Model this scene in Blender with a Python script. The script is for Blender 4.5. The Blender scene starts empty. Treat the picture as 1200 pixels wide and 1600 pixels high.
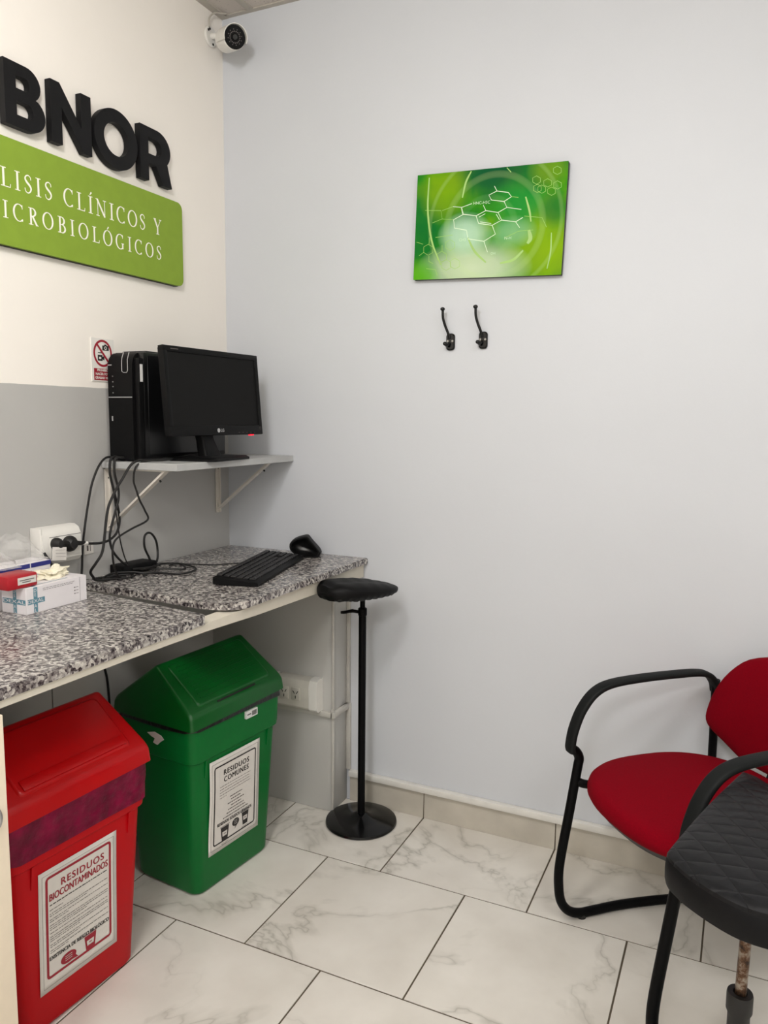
import bpy, bmesh, math, random
from mathutils import Vector, Matrix
from mathutils.noise import noise as pnoise
random.seed(7)
PI = math.pi
COL = bpy.context.scene.collection
SC = bpy.context.scene

# ------------------------------------------------------------------ camera
yaw, pitch, roll = 0.43574, 0.12108, 0.010065
fw = Vector((-math.sin(yaw)*math.cos(pitch), math.cos(yaw)*math.cos(pitch), -math.sin(pitch)))
r0 = Vector((math.cos(yaw), math.sin(yaw), 0)); u0 = r0.cross(fw)
rr = r0*math.cos(roll)+u0*math.sin(roll); uu = -r0*math.sin(roll)+u0*math.cos(roll)
cam_data = bpy.data.cameras.new('camera'); cam = bpy.data.objects.new('camera', cam_data); COL.objects.link(cam)
M = Matrix((rr, uu, -fw)).transposed().to_4x4(); M.translation = Vector((1.7259, -2.34371, 1.36064))
cam.matrix_world = M
cam_data.sensor_fit = 'HORIZONTAL'; cam_data.sensor_width = 36; cam_data.lens = 36*1209.19/1200
cam_data.clip_start = 0.02
SC.camera = cam

# ------------------------------------------------------------------ world, lights, exposure
world = bpy.data.worlds.new('world'); SC.world = world; world.use_nodes = True
world.node_tree.nodes['Background'].inputs[0].default_value = (.6, .65, .7, 1)
world.node_tree.nodes['Background'].inputs[1].default_value = 0.3
SC.view_settings.view_transform = 'Standard'; SC.view_settings.look = 'None'
SC.view_settings.gamma = 1; SC.view_settings.use_curve_mapping = False
SC.view_settings.exposure = 0.0
H = 2.721
PANELS = [(2.25, -1.70, 0.60, 0.60, 13, (.97, .985, 1)), (1.64, -3.98, .6, .6, 48, (1, .99, .985))]
for (px, py, w, l, e, c) in PANELS:
    ld = bpy.data.lights.new('panel_light', 'AREA'); ld.shape = 'RECTANGLE'; ld.size = w-.06; ld.size_y = l-.06
    ld.energy = e; ld.color = c
    lo = bpy.data.objects.new('panel_light', ld); COL.objects.link(lo); lo.location = (px, py, H-.012)
ADDED_GLOBE = (1.00, -1.85, 2.43, 46)      # unseen globe lamp, added to throw more light on the upper walls
ld = bpy.data.lights.new('added_globe_light', 'POINT'); ld.energy = ADDED_GLOBE[3]; ld.color = (1, .98, .965); ld.shadow_soft_size = .14
lo = bpy.data.objects.new('added_globe_light', ld); COL.objects.link(lo); lo.location = ADDED_GLOBE[:3]

# ------------------------------------------------------------------ materials
def lin(c):
    return tuple((x/255/12.92 if x/255 <= .04045 else ((x/255+.055)/1.055)**2.4) for x in c)+(1,)
class NT:
    def __init__(s, name):
        s.m = bpy.data.materials.new(name); s.m.use_nodes = True; s.n = s.m.node_tree.nodes; s.l = s.m.node_tree.links
        s.b = s.n['Principled BSDF']
    def node(s, t, **k):
        n = s.n.new(t)
        for a, v in k.items():
            if a.startswith('i_'):
                key = a[2:]; key = int(key) if key.isdigit() else key.replace('_', ' ')
                n.inputs[key].default_value = v
            else: setattr(n, a, v)
        return n
    def link(s, a, b): s.l.new(a, b)
    def coord(s, kind='Object', scale=(1, 1, 1)):
        t = s.n.new('ShaderNodeTexCoord'); m = s.n.new('ShaderNodeMapping'); m.inputs['Scale'].default_value = scale
        s.link(t.outputs[kind], m.inputs[0]); return m.outputs[0]
    def ramp(s, fac, stops, interp='LINEAR'):
        r = s.n.new('ShaderNodeValToRGB'); r.color_ramp.interpolation = interp
        e = r.color_ramp.elements
        while len(e) < len(stops): e.new(.5)
        for k, (p, c) in enumerate(stops): e[k].position = p; e[k].color = c
        s.link(fac, r.inputs[0]); return r.outputs[0]
    def mix(s, fac, a, b, mode='MIX'):
        n = s.n.new('ShaderNodeMix'); n.data_type = 'RGBA'; n.blend_type = mode
        for sock, v in ((n.inputs[0], fac), (n.inputs[6], a), (n.inputs[7], b)):
            if hasattr(v, 'links'): s.link(v, sock)
            else: sock.default_value = v
        return n.outputs[2]
    def bump(s, h, strength=.2, dist=.002):
        n = s.n.new('ShaderNodeBump'); n.inputs['Strength'].default_value = strength; n.inputs['Distance'].default_value = dist
        s.link(h, n.inputs['Height']); s.link(n.outputs[0], s.b.inputs['Normal'])
def mat(name, rgb, rough=.5, metal=0, coat=0, var=.04, scale=30, bump=0, bscale=200, spec=.5, sheen=0, bdist=.001):
    t = NT(name); b = t.b; c = lin(rgb)
    v = t.coord()
    nz = t.node('ShaderNodeTexNoise', i_Scale=scale, i_Detail=4.0); t.link(v, nz.inputs['Vector'])
    lo = tuple(x*(1-var) for x in c[:3])+(1,); hi = tuple(min(1, x*(1+var)) for x in c[:3])+(1,)
    t.link(t.ramp(nz.outputs[0], [(.3, lo), (.7, hi)]), b.inputs['Base Color'])
    b.inputs['Roughness'].default_value = rough; b.inputs['Metallic'].default_value = metal
    b.inputs['Coat Weight'].default_value = coat; b.inputs['Specular IOR Level'].default_value = spec
    b.inputs['Sheen Weight'].default_value = sheen
    if bump:
        n2 = t.node('ShaderNodeTexNoise', i_Scale=bscale, i_Detail=3.0); t.link(v, n2.inputs['Vector']); t.bump(n2.outputs[0], bump, bdist)
    return t.m
def wall_mat(name, rgb, rgb2=None, split=None, rough=.55):
    t = NT(name); v = t.coord()
    n1 = t.node('ShaderNodeTexNoise', i_Scale=1.6, i_Detail=5.0); t.link(v, n1.inputs['Vector'])
    n2 = t.node('ShaderNodeTexNoise', i_Scale=9.0, i_Detail=6.0); t.link(v, n2.inputs['Vector'])
    c = lin(rgb); a = tuple(x*.97 for x in c[:3])+(1,)
    col = t.ramp(n1.outputs[0], [(.35, a), (.65, c)])
    if split is not None:
        d = lin(rgb2); e = tuple(x*.95 for x in d[:3])+(1,)
        col2 = t.ramp(n1.outputs[0], [(.35, e), (.65, d)])
        sx = t.n.new('ShaderNodeSeparateXYZ'); t.link(v, sx.inputs[0])
        n3 = t.node('ShaderNodeTexNoise', i_Scale=18.0); t.link(v, n3.inputs['Vector'])
        m1 = t.node('ShaderNodeMath', operation='MULTIPLY_ADD'); t.link(n3.outputs[0], m1.inputs[0]); m1.inputs[1].default_value = .004; t.link(sx.outputs[2], m1.inputs[2])
        gt = t.node('ShaderNodeMath', operation='GREATER_THAN'); t.link(m1.outputs[0], gt.inputs[0]); gt.inputs[1].default_value = split+.002
        col = t.mix(gt.outputs[0], col2, col)
    t.link(col, t.b.inputs['Base Color']); t.b.inputs['Roughness'].default_value = rough
    n4 = t.node('ShaderNodeTexNoise', i_Scale=5.0, i_Detail=8.0, i_Roughness=.6); t.link(v, n4.inputs['Vector'])
    t.bump(n4.outputs[0], .35, .006)
    return t.m
def granite_mat():
    t = NT('granite'); v = t.coord()
    nd = t.node('ShaderNodeTexNoise', i_Scale=55.0, i_Detail=3.0); t.link(v, nd.inputs['Vector'])
    vm = t.node('ShaderNodeVectorMath', operation='MULTIPLY_ADD'); t.link(nd.outputs['Color'], vm.inputs[0]); vm.inputs[1].default_value = (.009, .009, .009); t.link(v, vm.inputs[2])
    vo = t.node('ShaderNodeTexVoronoi', i_Scale=150.0); t.link(vm.outputs[0], vo.inputs['Vector'])
    bw = t.n.new('ShaderNodeSeparateColor'); t.link(vo.outputs['Color'], bw.inputs[0])
    n2 = t.node('ShaderNodeTexNoise', i_Scale=85.0, i_Detail=6.0, i_Roughness=.7); t.link(v, n2.inputs['Vector'])
    md = t.node('ShaderNodeMath', operation='MULTIPLY_ADD'); t.link(bw.outputs[0], md.inputs[0]); md.inputs[1].default_value = .42; t.link(n2.outputs[0], md.inputs[2])
    sb = t.node('ShaderNodeMath', operation='SUBTRACT'); t.link(md.outputs[0], sb.inputs[0]); sb.inputs[1].default_value = .21
    col = t.ramp(sb.outputs[0], [(.22, lin((34, 30, 32))), (.32, lin((66, 61, 63))), (.41, lin((104, 98, 99))), (.51, lin((142, 137, 134))), (.62, lin((176, 172, 166))), (.78, lin((208, 204, 196)))])
    n5 = t.node('ShaderNodeTexNoise', i_Scale=34.0, i_Detail=3.0); t.link(v, n5.inputs['Vector'])
    col = t.mix(t.ramp(n5.outputs[0], [(.56, (0, 0, 0, 1)), (.64, (.55, .55, .55, 1))]), col, lin((120, 108, 112)), 'MULTIPLY')
    t.link(col, t.b.inputs['Base Color']); t.b.inputs['Roughness'].default_value = .25
    t.b.inputs['Coat Weight'].default_value = .2; t.b.inputs['Coat Roughness'].default_value = .1
    return t.m
def tile_mat():
    t = NT('marble_tile')
    at = t.node('ShaderNodeAttribute', attribute_name='tile_rand'); tc = t.coord()
    vm = t.node('ShaderNodeVectorMath', operation='MULTIPLY_ADD'); t.link(at.outputs['Vector'], vm.inputs[0]); vm.inputs[1].default_value = (11, 13, 7); t.link(tc, vm.inputs[2])
    n1 = t.node('ShaderNodeTexNoise', i_Scale=2.2, i_Detail=5.0, i_Roughness=.55, i_Distortion=.5); t.link(vm.outputs[0], n1.inputs['Vector'])
    s = t.node('ShaderNodeMath', operation='SUBTRACT'); t.link(n1.outputs[0], s.inputs[0]); s.inputs[1].default_value = .5
    ab = t.node('ShaderNodeMath', operation='ABSOLUTE'); t.link(s.outputs[0], ab.inputs[0])
    vein = t.ramp(ab.outputs[0], [(0, (1, 1, 1, 1)), (.006, (.45, .45, .45, 1)), (.034, (0, 0, 0, 1))])
    n2 = t.node('ShaderNodeTexNoise', i_Scale=3.5, i_Detail=3.0); t.link(vm.outputs[0], n2.inputs['Vector'])
    msk = t.ramp(n2.outputs[0], [(.40, (.15, .15, .15, 1)), (.58, (1, 1, 1, 1))])
    mm = t.node('ShaderNodeMath', operation='MULTIPLY'); t.link(vein, mm.inputs[0]); t.link(msk, mm.inputs[1])
    n3 = t.node('ShaderNodeTexNoise', i_Scale=6.0, i_Detail=6.0); t.link(vm.outputs[0], n3.inputs['Vector'])
    base = t.ramp(n3.outputs[0], [(.3, lin((210, 205, 196))), (.7, lin((225, 221, 213)))])
    m2 = t.node('ShaderNodeMath', operation='MULTIPLY'); t.link(mm.outputs[0], m2.inputs[0]); m2.inputs[1].default_value = .55
    t.link(t.mix(m2.outputs[0], base, lin((130, 126, 112))), t.b.inputs['Base Color'])
    t.b.inputs['Roughness'].default_value = .28
    return t.m
def ceiling_mat():
    t = NT('acoustic_tile'); v = t.coord()
    vo = t.node('ShaderNodeTexVoronoi', i_Scale=110.0); t.link(v, vo.inputs['Vector'])
    n = t.node('ShaderNodeTexNoise', i_Scale=70.0, i_Detail=4.0); t.link(v, n.inputs['Vector'])
    m = t.node('ShaderNodeMath', operation='MULTIPLY_ADD'); t.link(n.outputs[0], m.inputs[0]); m.inputs[1].default_value = .55; t.link(vo.outputs['Distance'], m.inputs[2])
    t.link(t.ramp(m.outputs[0], [(.34, lin((120, 112, 104))), (.44, lin((196, 188, 180)))]), t.b.inputs['Base Color'])
    t.b.inputs['Roughness'].default_value = .9
    return t.m
def emit_mat(name, rgb, st):
    t = NT(name); t.b.inputs['Base Color'].default_value = lin(rgb)
    t.b.inputs['Emission Color'].default_value = lin(rgb); t.b.inputs['Emission Strength'].default_value = st; return t.m
def film_mat(name, rgb, alpha=.3, rough=.15):
    t = NT(name); t.b.inputs['Base Color'].default_value = lin(rgb); t.b.inputs['Roughness'].default_value = rough
    v = t.coord(); n = t.node('ShaderNodeTexNoise', i_Scale=14.0, i_Detail=2.0); t.link(v, n.inputs['Vector'])
    lw = t.node('ShaderNodeLayerWeight', i_Blend=.35)
    ad = t.node('ShaderNodeMath', operation='MULTIPLY_ADD'); t.link(lw.outputs['Facing'], ad.inputs[0]); ad.inputs[1].default_value = alpha*2.2; ad.inputs[2].default_value = alpha*.5
    ad.use_clamp = True
    t.link(ad.outputs[0], t.b.inputs['Alpha']); return t.m

M_ = {}
M_['left'] = wall_mat('left_wall_paint', (243, 238, 230), (181, 180, 177), 1.439)
M_['back'] = wall_mat('back_wall_paint', (204, 207, 212))
M_['white_wall'] = wall_mat('white_wall_paint', (226, 224, 220))
M_['pier'] = wall_mat('pier_paint', (184, 183, 179))
M_['trimw'] = mat('trim_white', (222, 220, 214), .5, var=.08, scale=14)
M_['skirt'] = mat('skirting_tile', (190, 184, 172), .3, var=.1, scale=9)
M_['grout'] = mat('grout', (88, 78, 64), .9)
M_['beam'] = mat('beam_paint', (208, 202, 188), .5, var=.03)
M_['granite'] = granite_mat(); M_['tile'] = tile_mat(); M_['ceil'] = ceiling_mat()
M_['tbar'] = mat('ceiling_bar', (176, 170, 160), .5)
M_['black'] = mat('black_plastic', (11, 11, 12), .5, spec=.16, bump=.15, bscale=900)
M_['gloss'] = mat('gloss_black', (6, 6, 7), .16, spec=.4)
M_['tower'] = mat('tower_shell', (7, 7, 8), .35)
M_['screen'] = mat('screen_glass', (22, 22, 22), .6, var=.01, spec=.12)
M_['key'] = mat('key_plastic', (24, 23, 25), .5)
M_['cable'] = mat('cable_rubber', (17, 16, 16), .5)
M_['tube'] = mat('black_tube', (7, 7, 8), .45, spec=.10)
M_['padpl'] = mat('arm_plastic', (22, 24, 24), .6, bump=.2, bscale=500, spec=.15)
M_['red_fab'] = mat('red_fabric', (122, 0, 18), .9, var=.1, scale=300, bump=.4, bscale=1200, spec=.08)
M_['seat_under'] = mat('seat_shell', (22, 22, 22), .5)
M_['red_pl'] = mat('red_plastic', (184, 2, 14), .45, spec=.16, var=.05, scale=8)
M_['red_lid'] = mat('red_lid_plastic', (184, 0, 6), .32, spec=.3, var=.04, scale=8)
M_['green_pl'] = mat('green_plastic', (0, 104, 42), .42, spec=.22, var=.05, scale=8)
M_['green_lid'] = mat('green_lid_plastic', (0, 84, 26), .32, spec=.4, var=.04, scale=8)
M_['bag_purple'] = mat('purple_bag', (112, 0, 46), .35, spec=.2, var=.45, scale=26, bump=.8, bscale=40, bdist=.006)
M_['bag_black'] = mat('black_bag', (16, 16, 16), .3, bump=.8, bscale=60, bdist=.004)
M_['paper'] = mat('paper', (216, 212, 206), .5, var=.02)
M_['ink'] = mat('ink', (34, 30, 30), .6)
M_['ink2'] = mat('ink_light', (92, 86, 84), .6)
M_['inkred'] = mat('ink_red', (150, 22, 42), .6)
M_['white'] = mat('white_plastic', (226, 224, 218), .4, var=.02)
M_['offwhite'] = mat('aged_white_plastic', (206, 202, 192), .4, var=.05)
M_['dark'] = mat('dark_hole', (28, 26, 24), .7)
M_['shelf'] = mat('shelf_laminate', (176, 177, 176), .45, var=.05, scale=18)
M_['brk'] = mat('bracket_white', (214, 208, 198), .4)
M_['sign'] = mat('sign_green', (132, 160, 52), .6, var=.03, spec=.3)
M_['signedge'] = mat('sign_edge', (30, 32, 16), .6)
M_['signtext'] = mat('sign_lettering', (244, 243, 228), .5)
M_['letter'] = mat('black_letter', (15, 15, 17), .6, spec=.25)
M_['carton'] = mat('carton_white', (228, 224, 226), .5, var=.02)
M_['blue'] = mat('ink_teal', (92, 138, 154), .6)
M_['navy'] = mat('navy_print', (34, 38, 120), .5)
M_['redbox'] = mat('red_box', (168, 20, 34), .35)
M_['latex'] = mat('latex', (236, 230, 208), .6)
M_['film'] = film_mat('clear_bag', (240, 238, 235), .16, .12)
M_['chrome'] = mat('chrome', (150, 148, 145), .25, metal=.9)
M_['steel'] = mat('steel', (170, 170, 170), .3, metal=.8)
M_['cabinet'] = mat('cabinet_cream', (236, 222, 200), .4, var=.02)
M_['vinyl'] = mat('black_vinyl', (13, 13, 15), .5, var=.1, scale=40, bump=.25, bscale=700, spec=.15)
M_['led'] = emit_mat('red_led', (255, 30, 50), 2.5)
M_['opal'] = film_mat('opal_glass', (255, 252, 245), .04)
M_['diff'] = emit_mat('panel_diffuser', (255, 250, 240), 4)
M_['silver'] = mat('silver_trim', (190, 190, 190), .3, metal=.5)
M_['sticker'] = mat('sticker', (220, 220, 218), .5)
def rust_mat():
    t = NT('rusty_chrome'); v = t.coord()
    n = t.node('ShaderNodeTexNoise', i_Scale=38.0, i_Detail=6.0, i_Roughness=.7); t.link(v, n.inputs['Vector'])
    t.link(t.ramp(n.outputs[0], [(.42, lin((150, 140, 128))), (.52, lin((96, 68, 48))), (.62, lin((44, 32, 26)))]), t.b.inputs['Base Color'])
    t.b.inputs['Metallic'].default_value = .6; t.b.inputs['Roughness'].default_value = .4; return t.m
M_['rust'] = rust_mat()

# ------------------------------------------------------------------ mesh helpers
class MB:
    """collects geometry for ONE mesh object"""
    def __init__(s): s.v = []; s.f = []; s.mi = []; s.sm = []
    def add(s, verts, faces, T=None, mi=0, smooth=False):
        o = len(s.v)
        for p in verts:
            p = Vector(p)
            if T is not None: p = (T @ p) if isinstance(T, Matrix) else T(p)
            s.v.append(tuple(p))
        for f in faces: s.f.append([i+o for i in f]); s.mi.append(mi); s.sm.append(smooth)
        return s
    def bm(s, b, T=None, mi=0, smooth=False):
        b.verts.index_update()
        s.add([v.co.copy() for v in b.verts], [[v.index for v in f.verts] for f in b.faces], T, mi, smooth); b.free(); return s
    def box(s, lo, hi, T=None, mi=0, bevel=0, seg=2):
        b = bmesh.new(); bmesh.ops.create_cube(b, size=1)
        for v in b.verts: v.co = Vector([lo[i]+(v.co[i]+.5)*(hi[i]-lo[i]) for i in range(3)])
        if bevel: bmesh.ops.bevel(b, geom=b.edges[:], offset=bevel, segments=seg, profile=.5, affect='EDGES')
        return s.bm(b, T, mi, bool(bevel))
    def cyl(s, p0, p1, r0, r1=None, n=24, mi=0, T=None, bevel=0):
        r1 = r0 if r1 is None else r1
        p0 = Vector(p0); p1 = Vector(p1); d = (p1-p0).normalized(); a = d.orthogonal().normalized(); b = d.cross(a)
        rings = [(p0, r0), (p1, r1)]
        if bevel: rings = [(p0, r0-bevel), (p0+d*bevel, r0), (p1-d*bevel, r1), (p1, r1-bevel)]
        vs = []; fs = []
        for (c, r) in rings:
            vs += [c+a*r*math.cos(2*PI*i/n)+b*r*math.sin(2*PI*i/n) for i in range(n)]
        for k in range(len(rings)-1):
            fs += [[k*n+i, k*n+(i+1) % n, (k+1)*n+(i+1) % n, (k+1)*n+i] for i in range(n)]
        s.add(vs, fs, T, mi, True)
        m = len(rings)-1
        s.add(vs[:n], [list(range(n))[::-1]], T, mi); s.add(vs[m*n:], [list(range(n))], T, mi)
        return s
    def lathe(s, prof, c=(0, 0, 0), n=40, mi=0, T=None):
        vs = []; fs = []; c = Vector(c)
        for (r, z) in prof: vs += [c+Vector((r*math.cos(2*PI*i/n), r*math.sin(2*PI*i/n), z)) for i in range(n)]
        for k in range(len(prof)-1): fs += [[k*n+i, k*n+(i+1) % n, (k+1)*n+(i+1) % n, (k+1)*n+i] for i in range(n)]
        return s.add(vs, fs, T, mi, True)
    def loft(s, rings, cap=True, closed=True, T=None, mi=0, smooth=True):
        n = len(rings[0]); vs = [p for r in rings for p in r]; fs = []
        for k in range(len(rings)-1):
            for i in range(n if closed else n-1):
                fs.append([k*n+i, k*n+(i+1) % n, (k+1)*n+(i+1) % n, (k+1)*n+i])
        s.add(vs, fs, T, mi, smooth)
        if cap and closed:
            s.add(rings[0], [list(range(n))[::-1]], T, mi, False); s.add(rings[-1], [list(range(n))], T, mi, False)
        return s
    def tube(s, pts, r, n=10, mi=0, T=None, smooth_path=True, res=6, closed=False):
        pts = [Vector(p) for p in pts]
        if smooth_path: pts = catmull(pts, res)
        rings = []; prev = None
        for i, p in enumerate(pts):
            d = (pts[min(i+1, len(pts)-1)]-pts[max(i-1, 0)]).normalized()
            a = d.orthogonal().normalized() if prev is None else (prev-d*prev.dot(d)).normalized()
            prev = a; b = d.cross(a); rad = r(i/(len(pts)-1)) if callable(r) else r
            rings.append([p+a*rad*math.cos(2*PI*k/n)+b*rad*math.sin(2*PI*k/n) for k in range(n)])
        return s.loft(rings, T=T, mi=mi)
    def strip(s, pts, lat, hw, ht, T=None, mi=0, res=6):
        """flat rounded strip swept along pts, lat = fixed sideways direction"""
        pts = catmull([Vector(p) for p in pts], res); lat = Vector(lat).normalized(); rings = []
        N = len(pts)
        for i, p in enumerate(pts):
            d = (pts[min(i+1, N-1)]-pts[max(i-1, 0)]).normalized(); nn = d.cross(lat).normalized()
            a = hw(i/(N-1)) if callable(hw) else hw; h = ht(i/(N-1)) if callable(ht) else ht
            ring = []
            for k in range(16):
                t = 2*PI*k/16; cx = math.copysign(abs(math.cos(t))**.55, math.cos(t)); cy = math.copysign(abs(math.sin(t))**.7, math.sin(t))
                ring.append(p+lat*a*cx+nn*h*cy)
            rings.append(ring)
        return s.loft(rings, T=T, mi=mi)
    def build(s, name, mats, parent=None, loc=None, autosmooth=True, label=None):
        me = bpy.data.meshes.new(name)
        org = Vector(loc) if loc is not None else Vector((0, 0, 0))
        me.from_pydata([tuple(Vector(p)-org) for p in s.v], [], s.f)
        mats = mats if isinstance(mats, (list, tuple)) else [mats]
        for m in mats: me.materials.append(m)
        me.polygons.foreach_set('material_index', s.mi); me.polygons.foreach_set('use_smooth', s.sm)
        b = bmesh.new(); b.from_mesh(me); bmesh.ops.remove_doubles(b, verts=b.verts, dist=1e-5)
        bmesh.ops.recalc_face_normals(b, faces=b.faces)
        b.to_mesh(me); b.free()
        if autosmooth:
            try: me.set_sharp_from_angle(angle=math.radians(38))
            except Exception: pass
        me.update()
        o = bpy.data.objects.new(name, me); COL.objects.link(o)
        if parent is not None:
            o.parent = parent
        if loc is not None: o.location = org
        if label: o['label'] = label
        return o
def catmull(P, res=6):
    if len(P) < 3: return P
    out = []
    Q = [P[0]*2-P[1]]+P+[P[-1]*2-P[-2]]
    for i in range(1, len(Q)-2):
        a, b, c, d = Q[i-1], Q[i], Q[i+1], Q[i+2]
        for k in range(res):
            t = k/res
            out.append(.5*((2*b)+(c-a)*t+(2*a-5*b+4*c-d)*t*t+(3*b-a-3*c+d)*t**3))
    out.append(P[-1]); return out
def tag(o, label=None, cat=None, group=None, kind=None):
    if label: o['label'] = label
    if cat: o['category'] = cat
    if group: o['group'] = group
    if kind: o['kind'] = kind
    return o
def thing(name, label, cat, loc=(0, 0, 0), rz=0, group=None):
    o = bpy.data.objects.new(name, None); COL.objects.link(o); o.empty_display_size = .05
    o.location = loc; o.rotation_euler = (0, 0, rz); return tag(o, label, cat, group)
def struct(name, mb, m, label=None, cat=None):
    o = mb.build(name, m); tag(o, label, cat, kind='structure'); return o
def rrect(hx, hy, r, n=5):
    pts = []
    for (sx, sy, a0) in ((1, 1, 0), (-1, 1, PI/2), (-1, -1, PI), (1, -1, 1.5*PI)):
        for k in range(n+1):
            a = a0+PI/2*k/n; pts.append((sx*(hx-r)+r*math.cos(a), sy*(hy-r)+r*math.sin(a)))
    return pts
def sup(hx, hy, e=3, n=48):
    pts = []
    for k in range(n):
        t = 2*PI*k/n; c, s = math.cos(t), math.sin(t)
        pts.append((hx*math.copysign(abs(c)**(2/e), c), hy*math.copysign(abs(s)**(2/e), s)))
    return pts
def font_geo(body, size=1, offset=0, spacing=1, align='CENTER', shear=0):
    cu = bpy.data.curves.new('t', 'FONT'); cu.body = body; cu.size = size; cu.offset = offset
    cu.space_character = spacing; cu.align_x = align; cu.shear = shear; cu.resolution_u = 3; cu.dimensions = '2D'; cu.fill_mode = 'FRONT'
    o = bpy.data.objects.new('t', cu); COL.objects.link(o)
    dg = bpy.context.evaluated_depsgraph_get(); me = bpy.data.meshes.new_from_object(o.evaluated_get(dg))
    V = [tuple(v.co) for v in me.vertices]; F = [list(p.vertices) for p in me.polygons]
    bpy.data.objects.remove(o); bpy.data.curves.remove(cu); bpy.data.meshes.remove(me)
    return V, F
def put_text(mb, body, u, v, size, T, mi=0, offset=0, spacing=1, width=None, align='CENTER', d=.0, bold=0):
    V, F = font_geo(body, size, offset, spacing, align)
    if not V: return
    x0 = min(p[0] for p in V); x1 = max(p[0] for p in V)
    k = 1
    if width: k = width/(x1-x0)
    cx = (x0+x1)/2 if width else 0
    for q, (ex, ey) in enumerate(((0, 0), (bold, 0), (-bold, 0), (0, bold*.7)) if bold else ((0, 0),)):
        mb.add([T(Vector((u+(p[0]-cx)*k+ex, v+p[1]+ey, d+q*1e-6))) for p in V], F, None, mi)
def curve_shape(splines, extrude, bevel=0):
    cu = bpy.data.curves.new('c', 'CURVE'); cu.dimensions = '2D'; cu.fill_mode = 'BOTH'; cu.extrude = extrude; cu.bevel_depth = bevel
    for pts in splines:
        sp = cu.splines.new('POLY'); sp.points.add(len(pts)-1)
        for i, p in enumerate(pts): sp.points[i].co = (p[0], p[1], 0, 1)
        sp.use_cyclic_u = True
    o = bpy.data.objects.new('c', cu); COL.objects.link(o)
    dg = bpy.context.evaluated_depsgraph_get(); me = bpy.data.meshes.new_from_object(o.evaluated_get(dg))
    V = [tuple(v.co) for v in me.vertices]; F = [list(p.vertices) for p in me.polygons]
    bpy.data.objects.remove(o); bpy.data.curves.remove(cu); bpy.data.meshes.remove(me)
    return V, F
def arc(cx, cy, rx, ry, a0, a1, n=16):
    return [(cx+rx*math.cos(math.radians(a0+(a1-a0)*k/n)), cy+ry*math.sin(math.radians(a0+(a1-a0)*k/n))) for k in range(n+1)]
def stroke2(mb, pts, w, T, mi=0, d=0, closed=False):
    """variable-width flat line"""
    n = len(pts); L = []; R = []
    for i, p in enumerate(pts):
        a = pts[i-1] if (i or closed) else p; b = pts[(i+1) % n] if (i < n-1 or closed) else p
        dx, dy = b[0]-a[0], b[1]-a[1]; l = math.hypot(dx, dy) or 1; nx, ny = -dy/l, dx/l
        ww = (w[i] if isinstance(w, (list, tuple)) else w)/2
        L.append((p[0]+nx*ww, p[1]+ny*ww)); R.append((p[0]-nx*ww, p[1]-ny*ww))
    V = [T(Vector((x, y, d))) for x, y in L+R]; F = [[i, i+1, n+i+1, n+i] for i in range(n-1)]
    if closed: F.append([n-1, 0, n, 2*n-1])
    mb.add(V, F, None, mi)

# ------------------------------------------------------------------ room shell
XR, YF = 2.75, -5.2
struct('wall_left', MB().box((-.12, YF, 0), (0, 0.12, H)), M_['left'])
struct('wall_back', MB().box((0, 0, 0), (XR, .12, H)), M_['back'])
struct('wall_right', MB().box((XR, YF, 0), (XR+.12, .12, H)), M_['white_wall'])
struct('wall_front', MB().box((-.12, YF-.12, 0), (XR+.12, YF, H)), M_['white_wall'])
# floor: one mesh, tiles with joints over a grout bed
mb = MB(); W, D = .45, .446; rid = []
rows = [(0, -.3576, .3494)]
y = -.3576; offs = [.170, .398, .26, .05, .35, .18, .30, .1, .4]
k = 0
while y > YF: rows.append((y, y-D, offs[k % len(offs)])); y -= D; k += 1
tiles = []
for (ya, yb, off) in rows:
    x = off-W
    while x < XR:
        a, b = max(0, x+.0023), min(XR, x+W-.0023)
        if b > a: tiles.append((a, max(YF, yb+.0023), b, min(0, ya-.0023)))
        x += W
for (a, c, b, d) in tiles:
    mb.box((a, c, -.008), (b, d, 0), bevel=.0006, seg=1)
mb.add([(0, YF, -.002), (XR, YF, -.002), (XR, 0, -.002), (0, 0, -.002)], [[0, 1, 2, 3]], mi=1)
mb.box((0, YF, -.1), (XR, 0, -.009), mi=1)
fl = struct('floor', mb, [M_['tile'], M_['grout']])
at = fl.data.attributes.new('tile_rand', 'FLOAT_VECTOR', 'FACE')
for p in fl.data.polygons:
    c = p.center; key = None
    for i, (a, cc, b, d) in enumerate(tiles):
        if a-.001 <= c.x <= b+.001 and cc-.001 <= c.y <= d+.001: key = i; break
    rnd = random.Random(key if key is not None else -1)
    at.data[p.index].vector = (rnd.random(), rnd.random(), rnd.random())
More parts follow.
